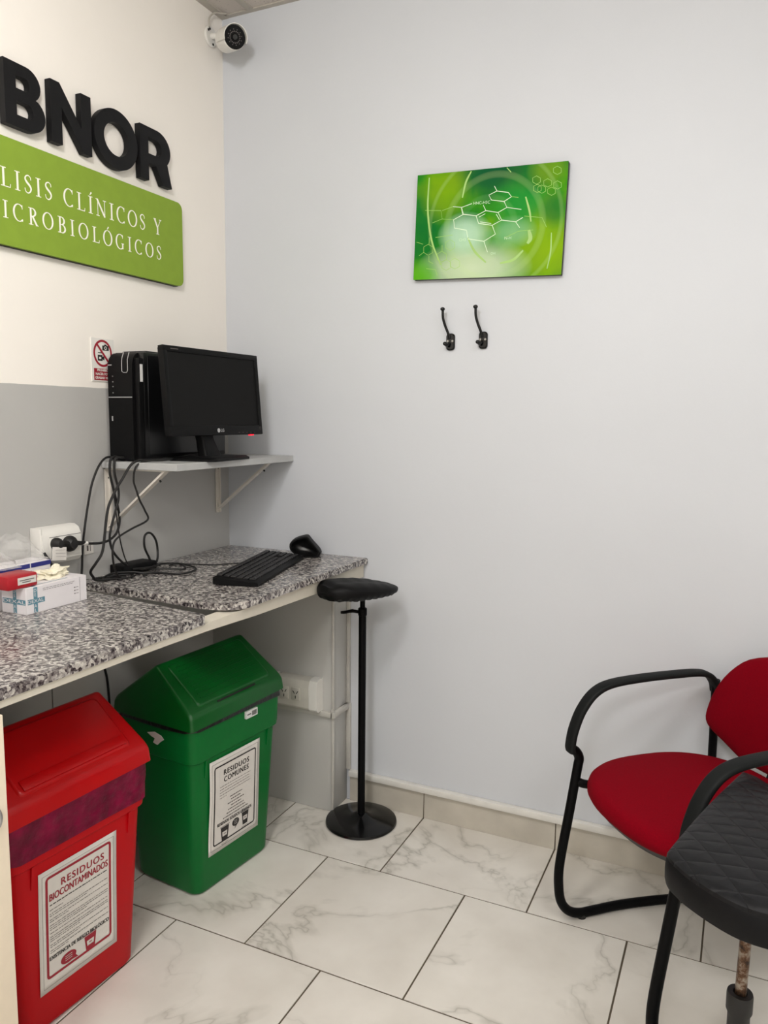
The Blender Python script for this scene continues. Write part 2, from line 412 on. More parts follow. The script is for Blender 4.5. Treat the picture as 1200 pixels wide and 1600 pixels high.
# ceiling
mb = MB(); mb.box((-.12, YF, H), (XR, .12, H+.1)); struct('ceiling', mb, M_['ceil'])
mb = MB()
mb.box((0, YF, H-.005), (.028, 0, H+.001)); mb.box((0, -.018, H-.004), (XR, 0, H+.001))
mb.box((.115, YF, H-.004), (.140, -.018, H+.001))
for x in (.725, 1.335, 1.945, 2.555): mb.box((x-.012, YF, H-.004), (x+.012, -.018, H+.001))
for y in (-.63, -1.24, -1.85, -2.46, -3.07, -3.68): mb.box((0.028, y-.012, H-.004), (XR, y+.012, H+.001))
struct('trim_1', mb, M_['tbar'])
for (px, py, w, l, e, c) in PANELS:
    t = thing('ceiling_panel_light', 'square white recessed ceiling light panel', 'light', (px, py, H-.01), group='ceiling light panels')
    b = MB()
    for (lo, hi) in (((-w/2, -l/2, -.005), (-w/2+.03, l/2, .009)), ((w/2-.03, -l/2, -.005), (w/2, l/2, .009)), ((-w/2, -l/2, -.005), (w/2, -l/2+.03, .009)), ((-w/2, l/2-.03, -.005), (w/2, l/2, .009))): b.box(lo, hi)
    b.build('frame', M_['white'], t)
    MB().box((-w/2+.03, -l/2+.03, .002), (w/2-.03, l/2-.03, .008)).build('diffuser', M_['diff'], t)
t = thing('added_globe_lamp', 'unseen opal globe lamp added to brighten the upper walls', 'lamp', (ADDED_GLOBE[0], ADDED_GLOBE[1], H))
MB().cyl((0, 0, -.04), (0, 0, 0), .07, n=32, bevel=.004).build('ceiling_plate', M_['white'], t)
gb = MB().lathe([(.045, -.045), (.095, -.075), (.130, -.13), (.145, -.20), (.145, -.26), (.12, -.32), (.07, -.355), (0, -.366)], n=40).build('globe', M_['opal'], t)
# skirting and white strip along back wall
mb = MB(); x = .505
for a, b in ((.515, .799), (.801, 1.250), (1.252, 1.70), (1.702, 2.15), (2.152, 2.60), (2.602, XR)):
    mb.box((a, -.009, 0), (b-.001, 0, .0945), bevel=.0008, seg=1)
mb.box((.515, -.006, 0), (XR, 0, .094), mi=1)
struct('baseboard_back', mb, [M_['skirt'], M_['grout']])
struct('trim_2', MB().box((.515, -.022, .0945), (XR, 0, .116), bevel=.003), M_['trimw'])
# masonry pier under the worktop with trunking and corner bead
mb = MB(); mb.box((0, -.112, 0), (.50, 0, .835), bevel=.004)
struct('wall_corner', mb, M_['pier'])
mb = MB()
mb.box((.0, -.124, .343), (.505, -.110, .362), bevel=.002); mb.box((.498, -.124, .343), (.514, 0, .362), bevel=.002)
mb.box((.499, -.117, .0), (.507, -.108, .343), bevel=.002); mb.box((.499, -.117, .36), (.507, -.108, .83), bevel=.002)
mb.box((.500, -.012, .115), (.516, 0, .36), bevel=.002)
mb.box((.500, -.012, .36), (.512, 0, .84), bevel=.002)
rn = random.Random(3)
for k in range(7):
    c = Vector((.505+rn.uniform(-.006, .006), -.115+rn.uniform(-.004, .004), .352+rn.uniform(-.012, .014)))
    mb.cyl(c, c+Vector((rn.uniform(-.01, .01), -.003, .008)), .005, .003, n=8)
struct('trim_3', mb, mat('old_trunking', (188, 185, 178), .5, var=.08, scale=16))
# lower left wall tile panel joints
mb = MB(); mb.box((0, -2.2, 0), (.004, -.84, .80)); mb.box((0, -.836, 0), (.004, -.112, .80))
struct('trim_4', mb, M_['pier'])

# ------------------------------------------------------------------ worktops, beam
def slab(pts, z0, z1, name, label):
    b = bmesh.new(); vs = [b.verts.new((x, y, z0)) for x, y in pts]; f = b.faces.new(vs)
    r = bmesh.ops.extrude_face_region(b, geom=[f])
    for v in r['geom']:
        if isinstance(v, bmesh.types.BMVert): v.co.z = z1
    bmesh.ops.recalc_face_normals(b, faces=b.faces)
    bmesh.ops.bevel(b, geom=[e for e in b.edges if abs(e.verts[0].co.z-e.verts[1].co.z) < 1e-6 and e.verts[0].co.z > (z0+z1)/2], offset=.0025, segments=2, affect='EDGES')
    m = MB().bm(b); o = m.build(name, M_['granite']); tag(o, label, 'worktop'); return o
slab([(.003, -.002), (.576, -.002), (.576, -.70), (.568, -.728), (.548, -.752), (.515, -.764), (.47, -.772), (.30, -.756), (.10, -.742), (.003, -.738)], .8655, .8845, 'granite_worktop', 'speckled grey granite worktop in the corner carrying the keyboard')
slab([(.003, -.785), (.12, -.800), (.30, -.826), (.555, -.858), (.566, -.872), (.5655, -2.28), (.003, -2.28)], .860, .8815, 'granite_worktop', 'speckled grey granite worktop at the left carrying the glove boxes')
mb = MB()
prof = [(-.004, .818), (-.22, .822), (-.65, .831), (-.86, .840), (-1.12, .844), (-2.28, .848)]
rings = []
for (y, zb) in prof:
    zt = .861 if y > -.8 else .8595
    rings.append([(.515, y, zb), (.562, y, zb), (.562, y, zt), (.515, y, zt)])
mb.loft(rings, smooth=False)
mb.box((.46, -.875, .835), (.53, -.80, .859))
o = mb.build('support_beam', M_['beam']); tag(o, 'long cream painted beam running under the front of both granite worktops', 'beam')
# rear ledger the slabs rest on
o = MB().box((.004, -2.28, .80), (.05, -.115, .860)).build('wall_ledger', M_['pier']); tag(o, 'grey ledger strip on the left wall holding the worktops', 'ledger')
# cream cabinet under the left worktop
t = thing('base_cabinet', 'cream cabinet at the left edge beside the red waste bin', 'cabinet', (.3, -1.848, 0))
MB().box((-.28, -.41, 0), (.247, .405, .838)).build('body', M_['cabinet'], t)
d = MB().box((.248, -.405, .02), (.270, .408, .836), bevel=.002).build('door', M_['cabinet'], t)
hb = MB(); hb.tube([(.27, 0.383, .672), (.275, 0.385, .668), (.277, 0.387, .655), (.275, 0.385, .642), (.27, 0.383, .638)], .004, n=8)
hb.build('hinge', M_['steel'], d, label='small grey metal hinge')
MB().box((.269, .362, .462), (.273, .372, .486), bevel=.001).build('latch', M_['steel'], d)

# ------------------------------------------------------------------ wall sign
def serif(ch):
    th, tn, sf = .13, .05, .045
    S = []
    def stem(x, y0=0, y1=1, w=th, s0=True, s1=True, sw=.17):
        S.append(([(x, y0), (x, y1)], w))
        if s0: S.append(([(x-sw, y0+sf/2), (x+sw, y0+sf/2)], sf))
        if s1: S.append(([(x-sw, y1-sf/2), (x+sw, y1-sf/2)], sf))
    def ring(cx, cy, rx, ry, a0, a1, thick=th, n=26):
        pts = arc(cx, cy, rx, ry, a0, a1, n)
        ws = [tn+(thick-tn)*abs(math.cos(math.radians(a0+(a1-a0)*k/n)))**1.3 for k in range(n+1)]
        S.append((pts, ws))
    acc = ch in 'ÍÓÁ'; base = {'Í': 'I', 'Ó': 'O', 'Á': 'A'}.get(ch, ch); w = .4
    if base == 'I': stem(.2); w = .4
    elif base == 'L':
        stem(.2); S.append(([(.2, sf/2), (.62, sf/2)], sf)); S.append(([(.60, 0), (.63, .2)], .04)); w = .66
    elif base == 'N':
        stem(.16, w=tn, s1=False, sw=.13); stem(.72, w=tn, s0=False, sw=.13); S.append(([(.12, .98), (.72, .02)], th)); S.append(([(.0, 1-sf/2), (.2, 1-sf/2)], sf)); w = .88
    elif base == 'O': ring(.42, .5, .36, .49, 0, 360, n=40); w = .84
    elif base in 'CG':
        ring(.42, .5, .36, .49, 48, 312); S.append(([(.66, .98), (.66, .74)], tn)); w = .76
        if base == 'C': S.append(([(.66, .03), (.67, .16)], tn))
        else: stem(.66, .04, .42, s0=False, sw=.13); w = .82
    elif base == 'S':
        P = [(.46, .74), (.44, .88), (.29, .965), (.13, .88), (.10, .73), (.20, .59), (.36, .46), (.46, .30), (.40, .12), (.25, .03), (.10, .10), (.06, .27)]
        C = [tuple(v)[:2] for v in catmull([Vector((a, b, 0)) for a, b in P], 4)]
        n = len(C); S.append((C, [tn+(th-tn)*math.exp(-((i/(n-1)-.5)/.22)**2) for i in range(n)])); w = .54
    elif base in 'RB':
        stem(.2)
        ring(.30, .75, .24, .23, -90, 90)
        S.append(([(.2, 1-sf/2), (.32, 1-sf/2)], sf)); S.append(([(.2, .52), (.32, .52)], tn))
        if base == 'B': ring(.32, .27, .28, .25, -90, 90); S.append(([(.2, sf/2), (.34, sf/2)], sf)); w = .68
        else: S.append(([(.32, .52), (.62, .02)], th)); S.append(([(.55, sf/2), (.74, sf/2)], sf)); w = .74
    elif base == 'M':
        stem(.16, w=tn, sw=.12); stem(.86, w=th, sw=.14); S.append(([(.17, .98), (.5, .04)], th)); S.append(([(.5, .04), (.86, .98)], tn)); w = 1.02
    elif base == 'Y':
        stem(.38, 0, .48, s1=False, sw=.15); S.append(([(.1, .97), (.38, .44)], th)); S.append(([(.66, .97), (.38, .44)], tn))
        S.append(([(0, 1-sf/2), (.24, 1-sf/2)], sf)); S.append(([(.54, 1-sf/2), (.76, 1-sf/2)], sf)); w = .74
    elif base == 'A':
        S.append(([(.12, .02), (.4, 1)], tn)); S.append(([(.4, 1), (.68, .02)], th)); S.append(([(.2, .34), (.58, .34)], tn))
        S.append(([(.0, sf/2), (.24, sf/2)], sf)); S.append(([(.54, sf/2), (.8, sf/2)], sf)); w = .8
    elif base == ' ': w = .36
    if acc: S.append(([(w/2-.04, 1.06), (w/2+.1, 1.24)], [.05, .1]))
    return S, w
def serif_line(mb, text, y_left, y_right, z0, cap, T, from_ch, d):
    """y positions: the substring from index from_ch spans y_left..y_right"""
    k = cap; gap = None
    ws = [serif(c)[1]*k for c in text]
    sub = ws[from_ch:]; gap = ((y_right-y_left)-sum(sub))/(len(sub)-1)
    x = y_left-sum(ws[:from_ch])-gap*from_ch
    for c, w in zip(text, ws):
        for pts, wd in serif(c)[0]:
            stroke2(mb, [(x+px*k, z0+py*k) for px, py in pts], [q*k for q in wd] if isinstance(wd, list) else wd*k, T, 0, d)
            d += 1e-6
        x += w+gap
SX = lambda p: Vector((p.z, p.x, p.y))      # (along y, up z, outward x)
t = thing('wall_sign', 'green laboratory sign panel with white serif lettering on the cream wall', 'sign', (.0, -.75, 1.91))
def rel(o): return lambda p: SX(p)-Vector(o.location)
y0s, y1s, z0s, z1s = -1.42, -.258, 1.7805, 2.042
R_ = rrect((y1s-y0s)/2, (z1s-z0s)/2, .022, 6)
cy, cz = (y0s+y1s)/2, (z0s+z1s)/2
V, F = curve_shape([[(cy+a, cz+b) for a, b in R_]], .0055)
m = MB(); m.add([rel(t)(Vector((p[0], p[1], p[2]+.0155))) for p in V], F); m.build('panel', M_['sign'], t)
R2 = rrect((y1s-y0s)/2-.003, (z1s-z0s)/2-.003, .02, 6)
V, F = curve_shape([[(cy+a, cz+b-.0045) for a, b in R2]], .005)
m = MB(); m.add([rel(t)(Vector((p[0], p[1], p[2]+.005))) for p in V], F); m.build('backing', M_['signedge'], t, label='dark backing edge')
m = MB()
T = rel(t)
serif_line(m, 'ANÁLISIS CLÍNICOS Y', -.746, -.360, 1.9215, .0465, T, 9, .0213)
serif_line(m, 'MICROBIOLÓGICOS', -.909, -.362, 1.846, .0425, T, 2, .0213)
m.build('lettering', M_['signtext'], t, label='white serif lettering')

def heavy(ch):
    if ch == 'B':
        o = [(0, 0), (0, 1), (.42, 1)]+arc(.42, .74, .28, .26, 90, -52, 12)+arc(.465, .285, .315, .285, 55, -90, 14)
        return [o, [(.215, .605), (.215, .815), (.40, .815)]+arc(.40, .71, .09, .105, 90, -90, 8), [(.215, .185), (.215, .42), (.44, .42)]+arc(.44, .3025, .11, .1175, 90, -90, 8)], .78
    if ch == 'N': return [[(0, 0), (0, 1), (.19, 1), (.67, .38), (.67, 1), (.89, 1), (.89, 0), (.71, 0), (.22, .63), (.22, 0)]], .89
    if ch == 'O': return [arc(.5, .5, .5, .5, 0, 352, 44), arc(.5, .5, .295, .285, 0, 350, 35)], 1
    if ch == 'R':
        o = [(0, 0), (0, 1), (.42, 1)]+arc(.47, .66, .385, .34, 90, -42, 14)+[(.885, 0), (.63, 0), (.435, .32), (.22, .32), (.22, 0)]
        return [o, [(.22, .505), (.22, .81), (.44, .81)]+arc(.44, .6575, .165, .1525, 90, -90, 8)], .885
LET = [('B', -.919, .121, 2.076, .152, 'black raised letter B at the left edge above the green sign'),
       ('N', -.777, .137, 2.076, .155, 'black raised letter N on the cream wall above the green sign'),
       ('O', -.628, .169, 2.070, .163, 'black raised letter O on the cream wall above the green sign'),
       ('R', -.446, .138, 2.075, .155, 'black raised letter R nearest the room corner')]
for ch, ya, w, z, h, lab in LET:
    sp, wu = heavy(ch); V, F = curve_shape([[(p[0]/wu*w, p[1]*h) for p in s] for s in sp], .0095, .0008)
    m = MB(); m.add([Vector((p[2]+.0135, ya+p[0], z+p[1])) for p in V], F)
    o = m.build('raised_letter', M_['letter'], loc=(0, ya+w/2, z)); tag(o, lab, 'letter', 'black raised letters on the wall')

# ------------------------------------------------------------------ no photography notice
t = thing('prohibition_notice', 'small white notice with red no-camera symbol behind the computer tower', 'notice', (0, -.605, 1.52))
T = rel(t)
pl = MB(); pl.box((0, -.043, -.062), (.003, .045, .062)); pl.build('board', M_['white'], t)
m = MB()
stroke2(m, [(-.605+.033*math.cos(a*PI/20), 1.5395+.036*math.sin(a*PI/20)) for a in range(40)], .0065, T, 0, .0036, closed=True)
stroke2(m, [(-.605-.023, 1.5395+.026), (-.605+.023, 1.5395-.026)], .0065, T, 0, .0040)
stroke2(m, [(-.641, 1.4785), (-.567, 1.4785)], .034, T, 0, .0034)
m.build('red_print', M_['inkred'], t)
m = MB()
V, F = curve_shape([[(-.018, -.011), (-.018, .009), (-.008, .009), (-.005, .014), (.005, .014), (.008, .009), (.018, .009), (.018, -.011)], arc(0, -.001, .0075, .0075, 0, 340, 17)], 0)
m.add([T(Vector((-.594+p[0]*.7, 1.556+p[1]*.7, .0038))) for p in V], F)
m.add([T(Vector((-.594+x, 1.5555+y, .0039))) for x, y in arc(0, 0, .0028, .0028, 0, 340, 12)], [list(range(13))])
V, F = curve_shape([[(-.016, -.012), (-.016, .012), (.010, .012), (.010, .004), (.020, .010), (.020, -.010), (.010, -.004), (.010, -.012)], [(-.009, -.005), (-.009, .004), (.003, .004), (.003, -.005)]], 0)
m.add([T(Vector((-.614+p[0]*.7, 1.526+p[1]*.7, .0038))) for p in V], F)
stroke2(m, [(-.624, 1.541), (-.606, 1.541)], .0025, T, 0, .0038)
m.build('camera_symbols', M_['ink'], t)
m = MB()
for s, z in (('PROHIBIDO', 1.4875), ('HACER FOTOS', 1.4765), ('GRABAR VIDEO', 1.4655)): put_text(m, s, -.604, z, .0095, T, 0, .0003, d=.0040)
m.build('white_print', M_['white'], t)

# ------------------------------------------------------------------ shelf with brackets
t = thing('wall_shelf', 'grey laminate shelf on white brackets in the room corner', 'shelf', (.0, -.30, 1.205))
MB().box((.002, -.322, .0), (.281, .298, .0205), bevel=.001, seg=1).build('board', M_['shelf'], t)
def bracket(y, ld):
    b = MB(); yy = y+.30
    b.box((.002, yy-.014, -.19), (.006, yy+.014, -.001)); b.box((.002, yy-.014, -.004), (.235, yy+.014, -.0005))
    b.box((.006, yy-.002, -.188), (.014, yy+.002, -.004))
    p0 = Vector((.006, yy, -.180)); p1 = Vector((.225, yy, -.006)); d = (p1-p0).normalized(); n = Vector((-d.z, 0, d.x))
    a = [p0+Vector((0, -.010, 0)), p0+Vector((0, .010, 0)), p0+Vector((0, .010, 0))+n*.006, p0+Vector((0, -.010, 0))+n*.006]
    c = [q+(p1-p0) for q in a]; b.loft([a, c], smooth=False)
    o = b.build('bracket', M_['brk'], t)
    s = MB()
    for z in (-.030, -.170): s.cyl((.006, yy, z), (.0085, yy, z), .0035, n=12)
    s.cyl((.20, yy, -.030), (.204, yy, -.034), .003, n=8)
    s.build('screw', M_['dark'], o)
bracket(-.600, 0); bracket(-.068, 0)

# ------------------------------------------------------------------ computer tower
ZS = 1.2256
t = thing('computer_tower', 'black desktop computer tower standing on the grey wall shelf', 'computer', (.066, -.40, ZS))
b = MB(); b.box((-.050, -.170, .008), (.059, .214, .318), bevel=.003); b.box((-.04, -.15, .316), (.05, .21, .323), bevel=.002)
for x in (-.04, .045):
    for y in (-.16, .19): b.cyl((x, y, 0), (x, y, .01), .008, n=12)
b.build('case', M_['tower'], t)
# front bezel, rounded at the top front
b = MB(); prof = [(-.172, .004), (-.172, .316), (-.182, .312), (-.192, .300), (-.198, .282), (-.199, .25), (-.199, .012), (-.196, .004)]
b.loft([[(-.052, y, z) for y, z in prof], [(.040, y, z) for y, z in prof]], smooth=False)
b.box((.040, -.190, .006), (.058, -.170, .300), bevel=.002)
fb = b.build('front_bezel', M_['black'], t)
s = MB(); s.box((-.05, -.2005, .186), (.039, -.1985, .1885)); s.tube([(.012, -.199, .318), (.006, -.2005, .300), (.004, -.2005, .290), (.004, -.2005, .262), (.010, -.2005, .258), (.022, -.2005, .258), (.026, -.2005, .264), (.026, -.2005, .295), (.032, -.199, .316)], .0011, n=6, smooth_path=False)
s.box((-.05, -.2005, .279), (-.036, -.199, .282)); s.box((-.040, -.2005, .118), (-.036, -.199, .132))
s.build('silver_accents', M_['silver'], fb)
s = MB()
for z in (.248, .232, .218, .200): s.cyl((-.032, -.1985, z), (-.032, -.2012, z), .0018, n=10)
s.build('indicator', M_['steel'], fb)
s = MB(); s.box((.0585, -.186, .232), (.0600, -.176, .282)); s.build('sticker', M_['sticker'], t, label='small white sticker')
s = MB(); s.box((.0588, -.155, .02), (.0600, .205, .31), bevel=.0005, seg=1); s.build('side_panel', M_['tower'], t, label='plain black side panel')

# ------------------------------------------------------------------ monitor
t = thing('computer_monitor', 'black flat computer monitor standing in front of the tower on the shelf', 'monitor', (.215, -.335, ZS))
yw, tl = 1.526, .084
r = Vector((math.cos(yw), math.sin(yw), 0)); nf = Vector((math.sin(yw), -math.cos(yw), 0)); up = Vector((0, 0, 1))*math.cos(tl)-nf*math.sin(tl); nn = r.cross(up)
cM = Vector((.231, -.367, 1.432))-Vector(t.location)
TM = Matrix((r, up, nn)).transposed().to_4x4(); TM.translation = cM
hw, hh = .22, .130
b = MB()
b.box((-hw, -hh, -.020), (hw, -hh+.030, 0), T=TM, bevel=.002); b.box((-hw, hh-.017, -.020), (hw, hh, 0), T=TM, bevel=.002)
b.box((-hw, -hh+.025, -.020), (-hw+.017, hh-.012, 0), T=TM, bevel=.002); b.box((hw-.017, -hh+.025, -.020), (hw, hh-.012, 0), T=TM, bevel=.002)
b.build('bezel', M_['black'], t)
MB().box((-hw+.012, -hh+.025, -.016), (hw-.012, hh-.012, -.0035), T=TM).build('screen', M_['screen'], t)
b = MB(); b.box((-hw+.004, -hh+.004, -.026), (hw-.004, hh-.004, -.018), T=TM, bevel=.003); b.box((-.15, -.09, -.043), (.15, .08, -.024), T=TM, bevel=.008)
b.build('rear_shell', M_['black'], t)
TT = lambda p: TM @ p
m = MB(); put_text(m, 'LG', .012, -hh+.010, .0135, TT, 0, .0002, d=.0006, width=.015)
stroke2(m, [(-.006+.0052*math.cos(a*PI/12), -hh+.0145+.0052*math.sin(a*PI/12)) for a in range(24)], .0030, TT, 0, .0006, closed=True)
m.add([TT(Vector((-.006+.005*math.cos(a*PI/8), -hh+.0145+.005*math.sin(a*PI/8), .0004))) for a in range(16)], [list(range(16))])
m.build('logo', M_['silver'], t)
m = MB(); stroke2(m, [(-hw+.030, hh-.009), (-hw+.062, hh-.009)], .0025, TT, 0, .0006)
for k in range(5): stroke2(m, [(.09+k*.02, -hh+.007), (.098+k*.02, -hh+.007)], .0012, TT, 0, .0006)
stroke2(m, [(hw-.014+.004*math.cos(a*PI/6), -hh+.020+.004*math.sin(a*PI/6)) for a in range(12)], .001, TT, 0, .0006, closed=True)
m.build('markings', M_['ink2'], t)
MB().box((hw-.062, -hh-.003, -.014), (hw-.044, -hh+.0005, -.004), T=TM, bevel=.001).build('power_light', M_['led'], t, label='glowing red power light')
b = MB()
nk0 = Vector((-.005, -.045, 0.012)); b.loft([[nk0+Vector((x, y, 0)) for x, y in rrect(.018, .040, .008)], [nk0+Vector((-.01+x, -.01+y*.8, .05)) for x, y in rrect(.016, .036, .008)], [nk0+Vector((-.015+x, -.03+y*.8, .12)) for x, y in rrect(.014, .036, .008)]])
b.build('neck', M_['black'], t)
b = MB(); ring = [(x*1, y*1) for x, y in rrect(.082, .115, .02)]
cb = Vector((-.002, -.045, 0))
rb = Matrix.Rotation(.12, 4, 'Z')
b.loft([[cb+rb @ Vector((x, y, 0)) for x, y in ring], [cb+rb @ Vector((x, y, .006)) for x, y in ring], [cb+rb @ Vector((x*.9, y*.93, .012)) for x, y in ring]])
b.build('base', M_['black'], t)

# ------------------------------------------------------------------ cables
def cable(pts, r, label, name='cable', res=6):
    m = MB(); m.tube(pts, r*.88, n=8, res=res); o = m.build(name, M_['cable'], loc=pts[0]); tag(o, label, 'cable', None); return o
ZC = .8845
cable([(.04, -.59, 1.232), (.03, -.627, 1.238), (.03, -.659, 1.217), (.03, -.688, 1.169), (.03, -.706, 1.112), (.03, -.723, 1.041), (.03, -.734, .977), (.03, -.742, .904), (.03, -.765, .85), (.03, -.775, .80)], .0038, 'black cable curving down leftmost along the wall past the white socket box')
cable([(.06, -.59, 1.234), (.05, -.630, 1.238), (.05, -.640, 1.196), (.05, -.627, 1.142), (.05, -.613, 1.092), (.05, -.607, 1.049), (.05, -.621, 1.014), (.05, -.65, .997), (.05, -.682, .993), (.055, -.72, .997), (.058, -.757, 1.003)], .0042, 'black cable ending in the plug with a white tag')
cable([(.07, -.58, 1.235), (.06, -.624, 1.236), (.06, -.632, 1.196), (.06, -.619, 1.147), (.06, -.619, 1.117), (.06, -.632, 1.083), (.06, -.65, 1.04), (.06, -.659, 1.002), (.06, -.646, .961), (.06, -.606, .921), (.065, -.565, .899), (.08, -.521, .891), (.07, -.475, .906), (.06, -.458, .935), (.06, -.464, .969), (.06, -.481, .992), (.06, -.499, .999), (.06, -.515, .989), (.06, -.516, .957), (.06, -.500, .926), (.065, -.49, .905), (.08, -.47, .893)], .0040, 'black cable standing up in a tall loop on the worktop')
cable([(.155, -.36, 1.240), (.150, -.42, 1.236), (.145, -.50, 1.2310), (.14, -.57, 1.2310), (.13, -.628, 1.226), (.12, -.667, 1.177), (.12, -.695, 1.145), (.12, -.72, 1.107), (.12, -.732, 1.063), (.12, -.742, 1.007), (.12, -.752, .977), (.11, -.765, .951), (.09, -.765, .926), (.08, -.745, .905), (.07, -.725, .893), (.08, -.69, .890), (.10, -.64, .890)], .0044, 'thick black cable from behind the monitor hanging down to the slab edge')
cable([(.175, -.36, 1.238), (.170, -.44, 1.234), (.160, -.53, 1.2300), (.15, -.59, 1.2300), (.14, -.628, 1.216), (.13, -.630, 1.175), (.13, -.620, 1.145), (.13, -.607, 1.114), (.13, -.587, 1.082), (.13, -.577, 1.053), (.13, -.643, 1.035), (.13, -.696, 1.018), (.13, -.716, 1.001), (.13, -.721, .97), (.12, -.705, .93), (.10, -.67, .897), (.09, -.64, .889)], .0034, 'thin black cable with a sharp kink below the shelf')
cable([(.05, -.632, 1.16), (.05, -.628, 1.136), (.05, -.62, 1.075), (.05, -.614, 1.029), (.05, -.602, .969), (.055, -.585, .917), (.07, -.56, .895)], .0022, 'very thin black cable dropping straight to the power adapter')
P1 = [(.03, -.60, .889), (.079, -.577, .889), (.127, -.551, .889), (.20, -.53, .889), (.215, -.49, .889), (.195, -.44, .889), (.147, -.412, .889), (.09, -.40, .889), (.05, -.43, .889), (.03, -.46, .889), (.05, -.50, .891), (.09, -.53, .893), (.14, -.51, .895), (.18, -.48, .892), (.15, -.44, .893), (.11, -.43, .896), (.08, -.47, .898), (.10, -.52, .90), (.07, -.58, .899)]
cable(P1, .0036, 'tangled black cable coiled flat on the worktop against the wall')
P2 = [(.031, -.702, .8885), (.05, -.65, .8885), (.06, -.62, .8885), (.084, -.60, .8885), (.11, -.628, .8885), (.09, -.669, .8885), (.06, -.69, .8885), (.045, -.64, .894), (.09, -.60, .896), (.12, -.58, .8885), (.13, -.60, .8885)]
cable(P2, .0036, 'black cable coiled by the slab end beside the glove box')
cable([(.09, -.44, .889), (.087, -.405, .8875), (.132, -.381, .8870), (.202, -.356, .8870), (.238, -.310, .8870), (.262, -.300, .8870), (.30, -.315, .891), (.325, -.33, .894)], .0022, 'thin keyboard cable lying across the granite')
t = thing('power_adapter', 'flat black power adapter under the tangled cables by the wall', 'adapter', (.04, -.545, ZC))
MB().box((-.030, -.065, 0), (.032, .065, .028), T=Matrix.Rotation(-.1, 4, 'Z'), bevel=.004).build('brick', M_['black'], t)
o = MB().tube([(.010, -.655, .84), (.008, -.652, .70), (.008, -.648, .62), (.009, -.635, .55), (.012, -.63, .40), (.012, -.625, .25)], .0035, n=8).build('cable', M_['cable'], loc=(.010, -.655, .84)); tag(o, 'black cable hanging under the worktop behind the bins', 'cable')

# ------------------------------------------------------------------ socket boxes
t = thing('wall_socket_box', 'white surface socket box on the left wall above the glove boxes', 'socket', (0, -.80, 1.005))
b = MB(); prof = [(.001, -.050), (.034, -.048), (.044, -.036), (.044, .028), (.036, .044), (.022, .052), (.001, .052)]
b.loft([[(x, -.082, z) for x, z in prof], [(x, .049, z) for x, z in prof]], smooth=False)
b.box((.001, -.086, -.051), (.04, -.080, .053), bevel=.002)
b.build('cover', M_['white'], t)
MB().box((.043, -.060, -.030), (.0465, .044, .026), bevel=.001).build('face_plate', M_['white'], t)
o = MB().box((.0443, -.060, .0255), (.0460, .046, .0270)).build('seam', M_['dark'], t)
def plug(y, z, r=.019, cablepts=None, label='', tagp=None):
    t = thing('power_plug', label, 'plug', (.0475, y, z))
    b = MB()
    for (dy, dz) in ((-.006, .004), (.006, .004), (0, -.008)): b.cyl((-.006, dy, dz), (.002, dy, dz), .0015, n=8)
    T = Matrix.Rotation(PI/2, 4, 'Y')
    b.lathe([(0.0, 0), (r, 0), (r*1.05, .006), (r*.95, .014), (r*.6, .024), (.0, .026)], n=24, T=T)
    b.build('body', M_['cable'], t)
    s = MB(); s.tube([(.012, .006, 0), (.016, .016, .0), (.016, .030, -.002), (.0125, .045, -.002)], lambda q: .008-.003*q, n=10); s.build('strain_relief', M_['cable'], t)
    return t
plug(-.800, 1.008, .0215, label='large black round plug with cable in the white socket box')
plug(-.845, 1.014, .016, label='smaller black plug in the socket box, half behind a paper tag')
o = MB().tube([(.0605, -.772, 1.0045), (.0605, -.745, 1.002)], .0052, n=10, smooth_path=False).build('cable_tag', M_['white']); tag(o, 'white paper tag wrapped round the black cable', 'tag')
m = MB(); m.add([(.068, -.872, 1.010), (.072, -.829, 1.004), (.074, -.834, .970), (.069, -.876, .974), (.0675, -.872, 1.010), (.0715, -.829, 1.004), (.0735, -.834, .970), (.0685, -.876, .974)], [[0, 1, 2, 3], [4, 5, 6, 7], [0, 1, 5, 4], [1, 2, 6, 5], [2, 3, 7, 6], [3, 0, 4, 7]])
tg = thing('paper_label', 'small white paper label hanging in front of the smaller plug', 'label', (.07, -.85, .99))
m.v = [tuple(Vector(p)-Vector(tg.location)) for p in m.v]; m.build('sheet', M_['paper'], tg)
m = MB()
for k in range(3): m.tube([(.0045-k*-.0005, -.018, .012-k*.009), (.0055+k*.0004, .014, .008-k*.009)], .0005, n=4, smooth_path=False)
m.build('writing', M_['ink2'], tg)
o = MB().tube([(.05, -.885, .995), (.062, -.874, .965), (.066, -.868, .935), (.065, -.86, .90), (.06, -.84, .884)], .0035, n=8).build('cable', M_['cable'], loc=(.05, -.885, .995)); tag(o, 'short black cable dropping from the smaller plug behind the boxes', 'cable')
t = thing('wall_tag', 'tiny white printed tag on the wall right of the socket box', 'tag', (0, -.683, .974))
MB().box((.0, -.017, -.017), (.002, .017, .017)).build('plate', M_['paper'], t)
m = MB(); m.box((.002, -.008, -.008), (.0025, -.002, .008)); m.box((.002, .004, -.010), (.0025, .006, .009)); m.build('print', M_['ink2'], t)

